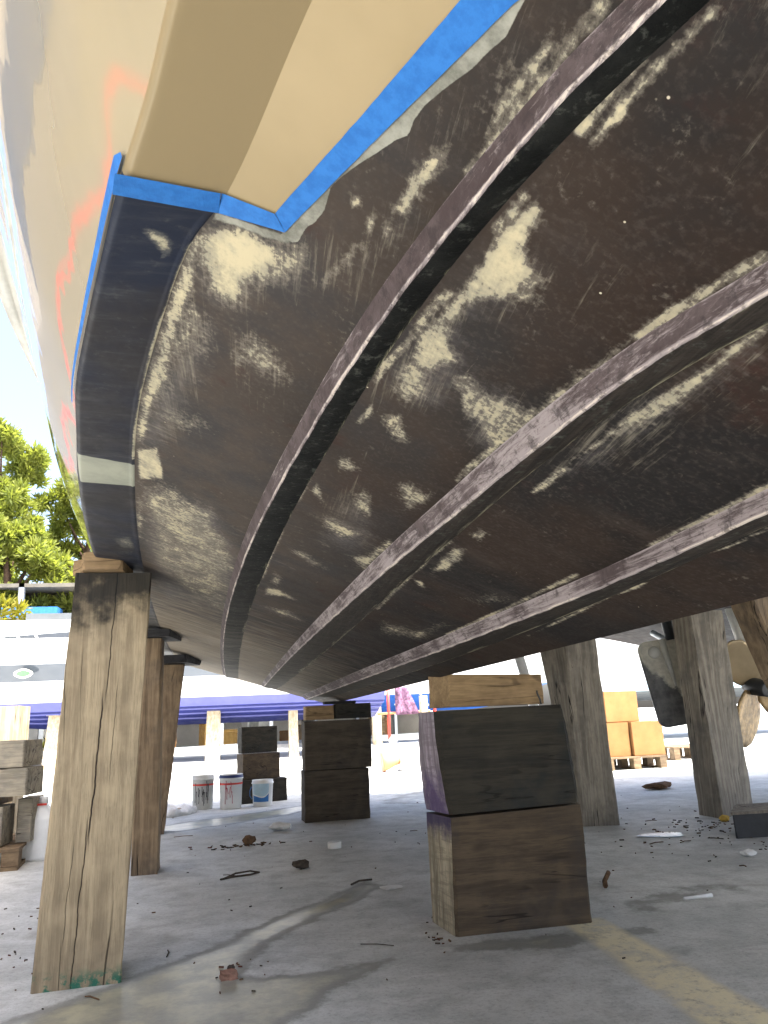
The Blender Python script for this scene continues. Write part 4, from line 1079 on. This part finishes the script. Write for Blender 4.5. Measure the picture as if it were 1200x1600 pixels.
# ------------------------------------------------------------------ other boats
def boat_hull(name, label, o, yaw, L, Bm, zkeel, zch, zsh, bands, bottom, deck=True, cab=None, rails=False, sheer_rise=.5, rise=.30, n=60, group=None):
    """generic motor boat: stern at s=0, stem at s=1 along local +x; returns the empty"""
    t = empty(name, o, label, "boat", group)
    t.rotation_euler = (0, 0, yaw)
    s = np.linspace(0, 1, n)
    bc = Bm * .86 * (1 - np.clip((s - .35) / .62, 0, 1) ** 2.2); bsn = Bm * (1 - np.clip((s - .42) / .58, 0, 1) ** 2.6)
    k = zkeel + (zch + .25 - zkeel) * np.clip((s - .60) / .34, 0, 1) ** 2
    c = zch + rise * np.clip((s - .45) / .5, 0, 1) ** 1.8
    k = np.minimum(k, c)
    sh = zsh + sheer_rise * np.clip((s - .2) / .8, 0, 1) ** 1.6
    xk = s * L * .88; xs = s * L
    def strip(nm, f0, f1, mat, off=0.0):
        for sd in (-1, 1):
            v = []
            for i in range(n):
                for f in np.linspace(f0, f1, 6):
                    b = bc[i] + (bsn[i] - bc[i]) * f ** .8; z = c[i] + (sh[i] - c[i]) * f
                    v.append((xk[i] + (xs[i] - xk[i]) * f, sd * (b + off), z))
            link(nm, mesh(nm, v, grid_faces(n, 6, flip=(sd < 0))), mat, t, (0, 0, 0), True)
    for sd in (-1, 1):
        v = []
        for i in range(n):
            for f in np.linspace(0, 1, 6):
                v.append((xk[i], sd * bc[i] * f, k[i] + (c[i] - k[i]) * f))
        link("hull_bottom", mesh("hull_bottom", v, grid_faces(n, 6, flip=(sd < 0))), bottom, t, (0, 0, 0))
        if rails:
            for f in (.40, .66, .9):
                bm = bmesh.new()
                m_ = int(n * .84)
                add_tube(bm, [(xk[i], sd * bc[i] * f, k[i] + (c[i] - k[i]) * f - .012) for i in range(0, m_, 3)], .03, 6)
                bm_obj("spray_rail", bm, M['blue_light'], t, (0, 0, 0))
    for nm, f0, f1, mat in bands: strip(nm, f0, f1, mat)
    v = [(0, 0, k[0]), (0, -bc[0], c[0]), (0, -bsn[0], sh[0]), (0, bsn[0], sh[0]), (0, bc[0], c[0])]
    link("transom", mesh("transom", v, [(0, 1, 2, 3, 4)]), bands[-1][3], t, (0, 0, 0))
    v = [(xs[i], sd * bsn[i], sh[i] - .01) for sd in (-1, 1) for i in range(n)]
    link("deck", mesh("deck", v, [(i, i + 1, n + i + 1, n + i) for i in range(n - 1)]), M['white_gel'], t, (0, 0, 0))
    if cab:
        x0, x1, w, z1, mat = cab
        zz = zsh - .02
        v = []
        for z, ins, f0, f1 in ((zz, 0, 0, 0), (z1, .25, .25, 1.6)):
            v += [(x0 + f0, -w + ins, z), (x1 - f1, -w + ins * .8, z), (x1 - f1, w - ins * .8, z), (x0 + f0, w - ins, z)]
        link("cabin", mesh("cabin", v, [(0, 3, 2, 1), (4, 5, 6, 7), (0, 1, 5, 4), (1, 2, 6, 5), (2, 3, 7, 6), (3, 0, 4, 7)]), mat, t, (0, 0, 0))
        for sd in (-1, 1):
            a, b = .35, .78
            v = []
            for u, q in ((.10, .25), (.82, .25), (.70, .8), (.12, .8)):
                x = x0 + (x1 - x0 - 1.6 * q) * u + .25 * q; y = -(w - .25 * q) - .006
                v.append((x, sd * -y, zz + (z1 - zz) * q))
            link("cabin_window", mesh("cabin_window", v, [(0, 1, 2, 3)]), M['dark_glass'], t, (0, 0, 0))
    return t

# the big white boat across the yard, bow to the left, blue bottom
b2 = boat_hull("motor_yacht", "white yacht across the sunny yard with grey hull band and blue bottom", (3.2, 20.9, 0), math.pi, 14.0, 2.05, .86, 1.27, 2.85,
               [("boot_stripe", 0, .13, M['blue_light']), ("topside", .13, .37, M['white_gel']), ("stripe", .37, .40, M['grey_band']), ("topside", .40, .43, M['white_gel']),
                ("hull_band", .43, .67, M['band']), ("topside", .67, 1.0, M['white_gel'])], M['blue_hull'], rails=True, sheer_rise=.05, rise=0.0, cab=(1.5, 11.2, 1.55, 3.42, M['white_gel']))
# oval emblem on the band
def emblem():
    n = 28
    for nm, sx, sz, mat, e in (("emblem_outline", .21, .115, M['cream_line'], .012), ("emblem", .155, .072, M['emblem'], .018)):
        v = []
        for k in range(n):
            a = 2 * math.pi * k / n
            v.append((8.36 + sx * math.cos(a), 0, 2.13 + sz * math.sin(a) * (1 - .25 * abs(math.cos(a)))))
        o = mesh(nm, [(x, 1.93 + e, z) for x, y, z in v], [tuple(range(n))])
        link(nm, o, mat, b2, (0, 0, 0))
emblem()
bm = bmesh.new()
for x in (9.3, 8.9, 8.5, 8.1):
    add_tube(bm, [(x, 1.75, 2.85), (x + .3, 1.70, 3.30)], .025, 6)
add_tube(bm, [(9.6, 1.68, 3.30), (7.2, 1.80, 3.27)], .03, 6)
bm_obj("hand_rail", bm, M['white_metal'], b2, (0, 0, 0))
bm = bmesh.new()
add_box(bm, (3.5, -1.2, 3.40), (8.6, 1.2, 3.60)); bm_obj("deck_cover", bm, M['grey_cover'], b2, (0, 0, 0))
for i, (x, y, w) in enumerate(((-.93, 19.5, .17), (.99, 19.6, .12), (-4.6, 19.6, .15))):
    timber("wooden_post", quad(x, y, 0, w, w), quad(x, y + .3, 1.18, w * .92, w * .92), M['post_pale'],
           ["thick pale sunlit post under the blue bottomed yacht", "thin pale post with green streaks under the yacht, beside the middle stack", "short pale post under the yacht bow, behind the left pile"][i],
           group="pale posts under the yacht", n=6, seed=80 + i)
    slab("wooden_board", quad(x, y + .3, 0, w * 1.2, w * 1.2), 1.182, 1.24, M['post_pale'],
         ["cap board on the thick pale post", "cap board on the thin pale post", "cap board on the short pale post"][i], "board", seed=85 + i)

# the neighbour to the right: rudder, propeller and shaft below a charcoal bottom
b3 = boat_hull("motor_yacht", "neighbouring yacht whose charcoal bottom, rudder and bronze propeller show at right", (5.15, 8.4, 0), -math.pi / 2, 18.0, 2.46, 1.36, 1.80, 3.7,
               [("topside", 0, 1.0, M['white_gel'])], M['right_bottom'], cab=(2.0, 11.5, 1.8, 5.2, M['white_gel']))
def to_b3(p):
    return (-(p[1] - 8.4), p[0] - 5.15, p[2])
def rudder():
    # blade with rounded corners, given in its own plane and turned a little towards the viewer
    W, Hh, rc, th = .52, .72, .075, .05
    out = []
    for cx, cz, a0 in ((W - rc, Hh - .03, 0), (rc, Hh - rc, 90), (rc + .02, rc, 180), (W - rc, rc, 270)):
        r_ = rc if (cx, a0) != (W - rc, 0) else .03
        for k in range(7):
            a = math.radians(a0 + 90 * k / 6)
            out.append((cx + r_ * math.cos(a), cz + r_ * math.sin(a)))
    bm = bmesh.new()
    fr = [bm.verts.new((x, 0, z)) for x, z in out]; bk = [bm.verts.new((x, th, z)) for x, z in out]
    n = len(out)
    bm.faces.new(fr); bm.faces.new(bk[::-1])
    for k in range(n): bm.faces.new((fr[k], bk[k], bk[(k + 1) % n], fr[(k + 1) % n]))
    bmesh.ops.recalc_face_normals(bm, faces=bm.faces)
    bmesh.ops.bevel(bm, geom=[e for e in bm.edges if abs(e.verts[0].co.y - e.verts[1].co.y) < 1e-6], offset=.012, segments=2, affect='EDGES')
    t = NT("half painted rudder", .6, .35)
    n1 = t.noise(9, 8, .7); o = t.sep()
    d = t.math('ADD', t.math('ADD', t.math('MULTIPLY', o[0], -1.25), t.math('MULTIPLY', o[2], -1.0)), t.math('MULTIPLY', t.math('SUBTRACT', n1, .5), .35))
    c = t.mix(t.rng(t.noise(20, 6, .7), .35, .65), (.46, .445, .38), (.62, .60, .52))
    k = t.mix(t.rng(t.noise(6, 6, .7), .35, .65), (.085, .087, .092), (.20, .20, .20))
    c = t.mix(t.rng(d, -.60, -.53), c, k)
    t.color(c); t.bump(n1, .3, .004)
    ro = bm_obj("rudder", bm, t.m, b3, to_b3((3.34, 6.20, .635)))
    ro.rotation_euler = (0, math.radians(-5), math.pi / 2 - .18)
    ro.rotation_euler = (0, math.radians(-7.5), math.pi / 2 - .30)
    bm = bmesh.new(); add_lathe(bm, [(.052, 0), (.045, .012), (.02, .016)], (0, 0, 0), 20)
    bmesh.ops.rotate(bm, matrix=Matrix.Rotation(math.radians(90), 3, 'X'), verts=bm.verts)
    bm_obj("zinc_anode", bm, M['grey_plastic'], ro, (.13, -.001, .62))
    bm = bmesh.new()
    add_tube(bm, [(.215, -.004, .715), (.22, -.014, .5), (.235, -.004, .32)], [.030, .024, .010], 10)
    bm_obj("stock", bm, M['grey_plastic'], ro, (0, 0, 0))
    bm = bmesh.new(); add_tube(bm, [(.3, .02, .70), (.3, .02, 1.1)], .05, 12)
    bm_obj("rudder_shaft", bm, M['dark_steel'], ro, (0, 0, 0))
rudder()
def propeller():
    ctr = Vector((4.165, 6.05, .955))
    ax = Vector((.12, -.95, -.22)).normalized()
    e = empty("propeller", to_b3(ctr), None, None)
    for k_ in ("label", "category"):
        if k_ in e: del e[k_]
    e.parent = b3
    # hub and shaft, in b3 local axes
    L = lambda p: Vector(to_b3(p)) - Vector(to_b3(ctr))
    bm = bmesh.new()
    add_tube(bm, [L(ctr - ax * .06), L(ctr + ax * .02), L(ctr + ax * .16), L(ctr + ax * .165)], [.065, .075, .062, .05], 20)
    bm_obj("hub", bm, M['dark_steel'], e, (0, 0, 0))
    bm = bmesh.new(); add_tube(bm, [L(ctr - ax * .05), L(ctr - ax * 1.3 + Vector((0, 0, .3)))], .03, 12)
    bm_obj("shaft", bm, M['grey_metal'], e, (0, 0, 0))
    x = ax.cross(Vector((0, 0, 1))).normalized(); y = x.cross(ax)
    for bi_, (ang, rad, wd, mat) in enumerate(((55, .42, .15, M['bronze_clean']), (-75, .46, .27, M['bronze']), (-160, .40, .22, M['bronze']), (95, .24, .14, M['bronze_clean']))):
        a = math.radians(ang)
        rd = x * math.cos(a) + y * math.sin(a); tg = x * -math.sin(a) + y * math.cos(a)
        n, m = 12, 9
        v = []
        for i in range(n):
            u = i / (n - 1)
            w = wd * (math.sin(math.pi * (u * .82 + .10)) ** .7) * (1 - .25 * u * u) + .02
            if i == n - 1: w *= .25
            for j in range(m):
                s = (j / (m - 1)) * 2 - 1
                p = ctr + rd * (.05 + rad * u) + tg * (s * w) * .85 + ax * (s * w * .45 + .05 * u)
                v.append(L(p))
        me = mesh("blade", v, grid_faces(n, m))
        o = link("blade", me, mat, e, (0, 0, 0), True)
        sm = o.modifiers.new("thickness", 'SOLIDIFY'); sm.thickness = .016; sm.offset = 0
    bm = bmesh.new()
    p0, p1 = ctr + Vector((.05, .02, .06)), Vector((4.02, 5.95, 1.75))
    add_tube(bm, [L(p0), L(p1)], [.05, .085], 10)
    bm_obj("strut", bm, M['grey_plastic'], e, (0, 0, 0))
propeller()

# the neighbour to the left, outside the frame, mirrored in the glossy topside
b4 = boat_hull("motor_yacht", "tan neighbour yacht with red stripe, mirrored in the glossy cream topside", (-5.15, 9.2, 0), -math.pi / 2, 17.0, 2.1, 1.0, 1.5, 4.2,
               [("topside", 0, .20, M['tan_gel']), ("white_stripe", .20, .23, M['white_gel']), ("topside", .23, .40, M['tan_gel']), ("red_stripe", .40, .44, M['red_gel']), ("topside", .44, .71, M['tan_gel']), ("red_stripe", .71, .735, M['red_gel']), ("topside", .735, 1.0, M['tan_gel'])], M['right_bottom'], cab=(1.0, 12.5, 1.75, 5.9, M['tan_gel']))

# bright blue boat on a red frame in the gap left of the near stack
b5 = boat_hull("sailing_boat", "boat with a bright blue bottom on red stands, seen left of the near stack", (1.5, 27.0, 0), 0.05, 11.0, 1.7, 1.0, 1.55, 2.9,
               [("topside", 0, 1.0, M['white_gel'])], M['sky_blue'], rails=False, sheer_rise=.3)
def stand():
    t = empty("boat_stand", (5.0, 24.8, 0), "red steel frame with orange cross bar and wheels under the bright blue boat", "stand")
    for x in (4.25, 5.75):
        bm = bmesh.new(); add_tube(bm, [(x, 24.8, .15), (x, 24.8, 1.85)], .05, 8); bm_obj("upright", bm, M['red_metal'], t)
        bm = bmesh.new(); add_tube(bm, [(x + .1, 24.75, .13), (x + .1, 24.85, .13)], [.13, .13], 16); bm_obj("wheel", bm, M['grey_plastic'], t)
    bm = bmesh.new(); add_tube(bm, [(3.9, 24.8, .95), (5.6, 24.8, .98)], .04, 8); bm_obj("cross_bar", bm, M['orange'], t)
    for a, b in (((4.45, 24.75, 1.2), (4.8, 24.75, 1.75)), ((4.8, 24.75, .95), (4.8, 24.75, 1.7)), ((5.2, 24.75, 1.65), (5.55, 24.75, 1.15))):
        bm = bmesh.new(); add_tube(bm, [a, b], .022, 6); bm_obj("brace", bm, M['white_metal'], t)
stand()
v = []
for i in range(9):
    for j in range(9):
        u, w = i / 8, j / 8
        v.append((4.45 + .75 * u * (.55 + .45 * w), 24.6 + .06 * math.sin(u * 14 + w * 3), 1.75 - .85 * w))
tag(link("hanging_cloth", mesh("hanging_cloth", v, grid_faces(9, 9)), M['pink_cloth'], None, None, True), "pink and purple cloth hanging on the red boat stand", "cloth").modifiers.new("thickness", 'SOLIDIFY').thickness = .01
timber("wooden_post", quad(5.28, 24.3, 0, .11, .11), quad(5.28, 24.3, 1.45, .11, .11), M['post_pale'], "pale post beside the red boat stand", n=4, seed=91)
timber("wooden_post", quad(3.95, 25.4, 0, .14, .14), quad(3.95, 25.4, 1.25, .14, .14), M['post_pale'], "pale post between middle stack and red boat stand", n=4, seed=92)
bm = bmesh.new(); add_box(bm, (-.33, -.2, 0), (.33, .2, .24)); bmesh.ops.bevel(bm, geom=list(bm.edges), offset=.02, segments=2, affect='EDGES')
tag(bm_obj("tool_case", bm, M['grey_plastic'], None, (2.62, 12.6, 0)), "grey tool case lying on the sunny ground left of the near stack", "case")
bm = bmesh.new(); add_lathe(bm, [(.16, 0), (.13, .08), (.05, .3), (.03, .32)], (0, 0, 0), 20)  # cone shape stands for the orange part of a box
bmesh.ops.rotate(bm, matrix=Matrix.Rotation(math.radians(85), 3, 'Y'), verts=bm.verts)
tag(bm_obj("orange_box_part", bm, M['orange'], None, (2.0, 12.5, .15)), "orange part of a box lying beside the grey tool case", "cone")
# white boat with blue boot top behind the cardboard boxes
boat_hull("motor_yacht", "white hull with a thin blue stripe beyond the cardboard boxes", (9.0, 20.5, 0), .0, 10.0, 1.9, 1.0, 1.22, 3.6,
          [("boot_stripe", 0, .10, M['pale_print']), ("topside", .10, 1.0, M['white_gel'])], M['grey_cover'])

# ------------------------------------------------------------------ workshop with glazed front
def workshop():
    A, B = Vector((-7.5, 22.6, 0)), Vector((7.0, 31.2, 0))
    d = (B - A).normalized(); nrm = Vector((d.y, -d.x, 0))
    yaw = math.atan2(d.y, d.x); Lw = (B - A).length
    t = empty("workshop", tuple(A), "low workshop with grey framed glass front behind the white yacht", "building")
    t.rotation_euler = (0, 0, yaw)
    def bx(name, lo, hi, mat, parent=t):
        bm = bmesh.new(); add_box(bm, lo, hi); return bm_obj(name, bm, mat, parent, (0, 0, 0))
    bx("floor_slab", (0, .0, 0), (Lw, 5, .10), M['plaster'])
    bx("back_wall", (0, 5, 0), (Lw, 5.2, 3.0), M['plaster'])
    bx("side_wall", (-.2, 0, 0), (0, 5.2, 3.0), M['plaster']); bx("side_wall", (Lw, 0, 0), (Lw + .2, 5.2, 3.0), M['plaster'])
    bx("roof", (-.4, -.5, 3.0), (Lw + .4, 5.5, 3.2), M['plaster'])
    gl = NT("window glass", .02, .5); gl.b.inputs["Transmission Weight"].default_value = 1.0; gl.b.inputs["IOR"].default_value = 1.1
    n = 9
    for i in range(n):
        x0 = Lw * i / n; x1 = Lw * (i + 1) / n
        bm = bmesh.new()
        for lo, hi in (((x0, -.03, .1), (x0 + .13, .06, 3.0)), ((x0 + .13, -.02, .1), (x1, .05, .2)), ((x0 + .13, -.02, 2.3), (x1, .05, 2.4))): add_box(bm, lo, hi)
        f = bm_obj("window", bm, M['frame_grey'], t, (0, 0, 0))
        bm = bmesh.new(); add_box(bm, (x0 + .13, .01, .2), (x1, .02, 2.3)); bm_obj("pane", bm, gl.m, f, (0, 0, 0))
    r = random.Random(5)
    cl = [M['cloth_b'], M['cardboard'], M['white_plastic'], M['cloth_a'], M['roof'], M['grey_plastic'], M['cap_wood']]
    def world_of(x, y, z):
        return A + d * x - nrm * y + Vector((0, 0, z))
    for i in range(26):
        x = r.uniform(.8, Lw - .8); y = r.uniform(.6, 2.6); w, h = r.uniform(.15, .4), r.uniform(.3, 1.3)
        bm = bmesh.new()
        add_box(bm, (-w, -w, 0), (w, w, h)); add_box(bm, (-w * 1.04, -w * 1.04, h * .8), (w * 1.04, w * 1.04, h * .86))
        bmesh.ops.bevel(bm, geom=list(bm.edges), offset=.01, segments=1, affect='EDGES')
        o = bm_obj("storage_crate", bm, r.choice(cl), None, world_of(x, y, .101)); o.rotation_euler = (0, 0, yaw + r.uniform(-.3, .3))
        tag(o, "storage crate standing inside behind the workshop glass", "crate", "crates inside the workshop")
    for i in range(12):
        x = 4.6 + i * .22 + r.uniform(-.05, .05)
        v = []
        for a in range(5):
            for b in range(7):
                v.append((.16 * (a / 4 - .5) * (1 + .6 * b / 6), .05 * math.sin(a * 2 + i), -1.0 * b / 6 * r.uniform(.85, 1)))
        o = link("hanging_coat", mesh("hanging_coat", v, grid_faces(5, 7)), r.choice([M['cloth_a'], M['cloth_a'], M['cloth_b'], M['grey_plastic']]), None, world_of(x, .45, 1.9), True)
        o.rotation_euler = (0, 0, yaw + r.uniform(-.6, .6))
        o.modifiers.new("thickness", 'SOLIDIFY').thickness = .02
        tag(o, "coat hanging behind the workshop glass", "coat", "coats behind the workshop glass")
workshop()

# ------------------------------------------------------------------ trees and house on the left
def foliage(name, blobs, mat, parent, leaf, per, seed, flat=.75):
    r = np.random.RandomState(seed)
    V = []; Fc = []
    for (cx, cy, cz, rad) in blobs:
        n = int(per * rad ** 2)
        sub = r.normal(0, 1, (max(8, int(7 * rad ** 1.3)), 3)); sub /= np.linalg.norm(sub, axis=1)[:, None]
        sub = sub * rad * (.45 + .55 * r.rand(len(sub), 1)); sub[:, 2] *= flat
        for c in sub:
            m = max(12, n // len(sub))
            q = r.normal(0, 1, (m, 3)); q /= np.linalg.norm(q, axis=1)[:, None]
            q = q * (rad * .34) * (r.rand(m, 1) ** .5); q[:, 2] *= .8
            p = q + c + np.array([cx, cy, cz])
            dirs = q + r.normal(0, .35 * rad * .3, (m, 3)) + np.array([0, 0, .12 * rad]); dirs /= np.linalg.norm(dirs, axis=1)[:, None]
            sd = np.cross(dirs, r.normal(0, 1, (m, 3))); sd /= np.linalg.norm(sd, axis=1)[:, None]
            ln = leaf * (.6 + .8 * r.rand(m, 1)); w = leaf * .20
            b = len(V)
            for i in range(m):
                k = len(V)
                V += [p[i] - sd[i] * w, p[i] + sd[i] * w, p[i] + dirs[i] * ln[i] + sd[i] * w * .4, p[i] + dirs[i] * ln[i] - sd[i] * w * .4]
                Fc.append((k, k + 1, k + 2, k + 3))
    return link(name, mesh(name, V, Fc), mat, parent)

def pine(x, y, h, seed, label, spread=2.6, leaf=.27):
    r = random.Random(seed)
    t = empty("pine_tree", (x, y, 0), label, "tree", "pines beyond the yard")
    bm = bmesh.new()
    top = Vector((x + r.uniform(-.6, .6), y, h * .86))
    pts = [Vector((x, y, -.1)).lerp(top, i / 6) + Vector((r.uniform(-.2, .2), r.uniform(-.2, .2), 0)) * (i > 0) for i in range(7)]
    add_tube(bm, pts, [.30 - .036 * i for i in range(7)], 10)
    blobs = []
    for i in range(17):
        f = .22 + .78 * (i + .5) / 17
        a = r.uniform(0, 2 * math.pi)
        rr_ = spread * (1.15 - .75 * f) * r.uniform(.5, 1.15)
        st = Vector((x, y, 0)).lerp(top, max(.1, f - .10))
        en = Vector((x + rr_ * math.cos(a), y + rr_ * math.sin(a), h * f))
        mid = st.lerp(en, .5) + Vector((0, 0, -.15))
        add_tube(bm, [st, mid, en], [.10, .06, .03], 6)
        blobs.append((en.x, en.y, en.z, r.uniform(.95, 1.6) * (1.15 - .35 * f)))
    blobs.append((top.x, top.y, h - .7, 1.1))
    bm_obj("trunk", bm, M['bark'], t)
    foliage("crown", blobs, M['pine'], t, leaf, 1000, seed)
pine(-11.6, 38, 15.0, 1, "tall bright green pine at the far left, its crown above the white yacht")
pine(-8.6, 40, 13.6, 2, "second bright pine, half hidden by the hull edge", 2.8)
pine(-14.5, 43, 14.5, 3, "pine behind the tall one, at the very edge of the photo", 3.0)
pine(-9.8, 34, 9.5, 4, "lower bushy pine between the tall pines and the white yacht", 2.8)
pine(-6.6, 46, 13.0, 5, "distant pine directly behind the tan post", 3.0)
def shrub(x, y, h, rad, seed, label):
    t = empty("shrub", (x, y, 0), label, "shrub", "yellow green shrubs")
    r = random.Random(seed)
    bm = bmesh.new(); bl = []
    for i in range(7):
        a = r.uniform(0, 6.28); e = Vector((x + rad * .6 * math.cos(a), y + rad * .6 * math.sin(a), h * r.uniform(.45, .9)))
        add_tube(bm, [(x, y, 0), e], [.05, .015], 6); bl.append((e.x, e.y, e.z, rad * r.uniform(.4, .6)))
    bm_obj("stems", bm, M['bark'], t)
    foliage("leaves", bl, M['shrub'], t, .22, 700, seed)
shrub(-8.7, 27.5, 5.0, 1.5, 11, "tall yellow green shrub rising behind the white yacht bow")
shrub(-10.2, 27.5, 5.2, 1.5, 12, "yellow green shrub at the photo edge behind the white yacht")
shrub(-5.2, 24.0, .75, .7, 13, "low yellow shrub seen below the white yacht bow")
def house():
    t = empty("house", (-8.5, 33, 0), "shaded house with a terrace and blue cover among the pines", "building")
    def bx(name, lo, hi, mat, parent=t):
        bm = bmesh.new(); add_box(bm, lo, hi); return bm_obj(name, bm, mat, parent)
    w = bx("wall", (-11.0, 33.0, 0), (-6.0, 37, 6.25), M['house_wall'])
    bx("roof", (-11.6, 31.2, 6.25), (-5.5, 37.5, 6.40), M['house_wall'])
    bx("terrace", (-11.4, 31.0, 4.9), (-5.6, 33.0, 5.05), M['house_wall'])
    bx("column", (-8.9, 31.2, 5.05), (-8.7, 31.4, 6.4), M['frame_grey'])
    bx("window", (-8.5, 32.96, 5.3), (-7.3, 32.995, 6.1), M['dark_glass']); bx("window", (-10.3, 32.96, 5.3), (-9.3, 32.995, 6.1), M['dark_glass'])
    bx("blue_cover", (-9.4, 31.0, 5.05), (-7.4, 31.9, 5.45), M['blue_print'])
house()

# ------------------------------------------------------------------ litter on the concrete
def lump(name, x, y, r0, mat, label, cat, flat=.5, seed=0, stretch=1.0, rot=0.0, group=None, z=None):
    bm = bmesh.new()
    bmesh.ops.create_icosphere(bm, subdivisions=2, radius=1)
    r = random.Random(seed)
    off = [r.uniform(0, 9) for _ in range(3)]
    for v in bm.verts:
        k = 1 + .28 * math.sin(v.co.x * 3 + off[0]) * math.cos(v.co.y * 2.6 + off[1]) + r.uniform(-.10, .10)
        v.co = Vector((v.co.x * r0 * stretch * k, v.co.y * r0 * k, max(-.75, v.co.z) * r0 * flat * k))
    lo = min(v.co.z for v in bm.verts)
    for v in bm.verts: v.co.z -= lo
    o = bm_obj(name, bm, mat, None, (x, y, 0 if z is None else z)); o.rotation_euler = (0, 0, rot)
    return tag(o, label, cat, group)
bm = bmesh.new(); add_lathe(bm, [(.032, 0), (.045, 0), (.046, .004), (.046, .034), (.045, .038), (.032, .038), (.031, .02)], (0, 0, 0), 28, cap0=False, cap1=False)
tag(bm_obj("tape_roll", bm, M['white_plastic'], None, (.54, 5.49, 0)), "small white tape roll lying flat on the concrete", "tape")
lump("crumpled_rag", .21, 6.5, .06, M['paper'], "crumpled white rag on the concrete before the middle stack", "rag", .55, 3, 1.5, .2)
lump("bark_chunk", -.02, 5.88, .04, M['chip_brown'], "curled brown bark lump on the bark litter heap", "bark", .8, 4, 1.2)
lump("dark_chunk", .275, 4.83, .035, M['chip_dark'], "black pointed chunk lying alone on the open concrete", "debris", .8, 5, 1.4, -.3)
bm = bmesh.new(); add_box(bm, (-.028, -.015, 0), (.028, .015, .026))
bmesh.ops.subdivide_edges(bm, edges=list(bm.edges), cuts=2, use_grid_fill=True)
for v in bm.verts: v.co += Vector((rnd.gauss(0, .0028), rnd.gauss(0, .0028), rnd.gauss(0, .002) if v.co.z > .01 else 0))
tag(bm_obj("brick_fragment", bm, M['brick'], None, (-.075, 2.93, 0)), "pinkish brick fragment on the damp stain by the tan post", "brick").rotation_euler = (0, 0, .2)
lump("sponge", 3.36, 5.45, .036, M['yellow'], "yellow sponge scrap at the foot of the thick grey post", "sponge", .7, 7, 1.2)
lump("wood_offcut", 4.12, 7.8, .10, M['chip_brown'], "flat brown wood offcut on the concrete before the cardboard boxes", "wood", .4, 8, 1.5, .2)
lump("paper_scrap", .685, 4.13, .055, M['paper'], "flat white paper scrap left of the near stack", "paper", .06, 9, 1.3, .2)
lump("paper_scrap", 2.72, 4.22, .035, M['paper'], "small torn white paper at the right of the photo", "paper", .5, 10, 1.6, .1)
lump("plastic_film", 2.66, 5.06, .10, M['foil'], "reflection tinted plastic film lying flat between the grey posts", "film", .05, 11, 1.5, .1)
lump("bolt", -.07, 3.02, .012, M['chip_dark'], "black nut lying behind the brick fragment", "bolt", .9, 12)
bm = bmesh.new(); add_tube(bm, [(-.07, 0, .006), (.07, .01, .007)], [.006, .009], 8)
o = tag(bm_obj("paint_stick", bm, M['paper'], None, (1.93, 3.42, 0)), "white flat stick on the concrete right of the near stack", "stick")
def stick(x, y, pts, rad, mat, label, name="stick", cat="stick", group=None):
    bm = bmesh.new(); add_tube(bm, [(p[0], p[1], p[2] + rad) for p in pts], rad, 6)
    return tag(bm_obj(name, bm, mat, None, (x, y, 0)), label, cat, group)
stick(-.06, 4.72, [(-.09, -.04, 0), (-.03, .03, .01), (.05, .06, .012), (.10, .045, .004), (.05, .02, .0), (-.05, -.01, 0), (-.11, -.06, 0)], .005, M['chip_dark'], "dark bent twig loop on the concrete left of centre")
stick(1.665, 3.80, [(-.02, -.06, 0), (.0, -.01, .012), (.03, .02, .03), (.05, .05, .035)], .012, M['chip_brown'], "short knobbly stick leaning at the right side of the near stack")
stick(.55, 4.30, [(-.05, -.04, 0), (0, .02, .004), (.07, .05, 0)], .005, M['chip_dark'], "thin dark twig at the tip of the damp stain")
tw = None
for i in range(30):
    x, y = rnd.uniform(-.9, 3.6), rnd.uniform(2.6, 7.2)
    if .6 < x < 1.5 and 3.0 < y < 3.6: continue
    a = rnd.uniform(0, 3.14); L_ = rnd.uniform(.02, .08)
    bmm = [(-L_ * math.cos(a), -L_ * math.sin(a) * .6, 0), (rnd.uniform(-.01, .01), rnd.uniform(-.01, .01), .003), (L_ * math.cos(a), L_ * math.sin(a) * .6, 0)]
    stick(x, y, bmm, rnd.uniform(.0012, .003), rnd.choice([M['chip_dark'], M['chip_brown'], M['chip_dark']]), "short dry twig lying loose on the concrete", "twig", "twig", "dry twigs scattered over the concrete")
def litter(name, label, regs, seed):
    r = random.Random(seed); bm = bmesh.new()
    for (cx, cy, sx, sy, n, size) in regs:
        for i in range(n):
            x, y = r.gauss(cx, sx), r.gauss(cy, sy)
            if .72 < x < 1.38 and 3.14 < y < 3.48: continue
            a = r.uniform(0, math.pi); s = size * r.uniform(.4, 1.5)
            add_box(bm, (x - s, y - s * .25, .0005), (x + s, y + s * .25, .003 + s * .25), None, r.choice([0, 0, 1, 2]))
            bm.verts.ensure_lookup_table()
            vs = bm.verts[-8:]
            bmesh.ops.rotate(bm, cent=(x, y, 0), matrix=Matrix.Rotation(a, 3, 'Z'), verts=vs)
    return tag(bm_obj(name, bm, [M['chip_dark'], M['chip_red'], M['chip_brown']], None), label, "litter", None, "stuff")
litter("bark_litter", "fine bark and wood litter strewn over the concrete",
       [(-.05, 5.85, .15, .05, 60, .012), (3.2, 5.3, .30, .22, 110, .010), (2.9, 4.6, .4, .3, 60, .007), (1.2, 5, 1.4, 1.3, 120, .006), (-.95, 4.0, .22, .25, 60, .007), (-1.0, 3.4, .2, .2, 40, .005), (.72, 3.22, .04, .10, 26, .008), (-.05, 3.0, .1, .08, 14, .006)], 21)
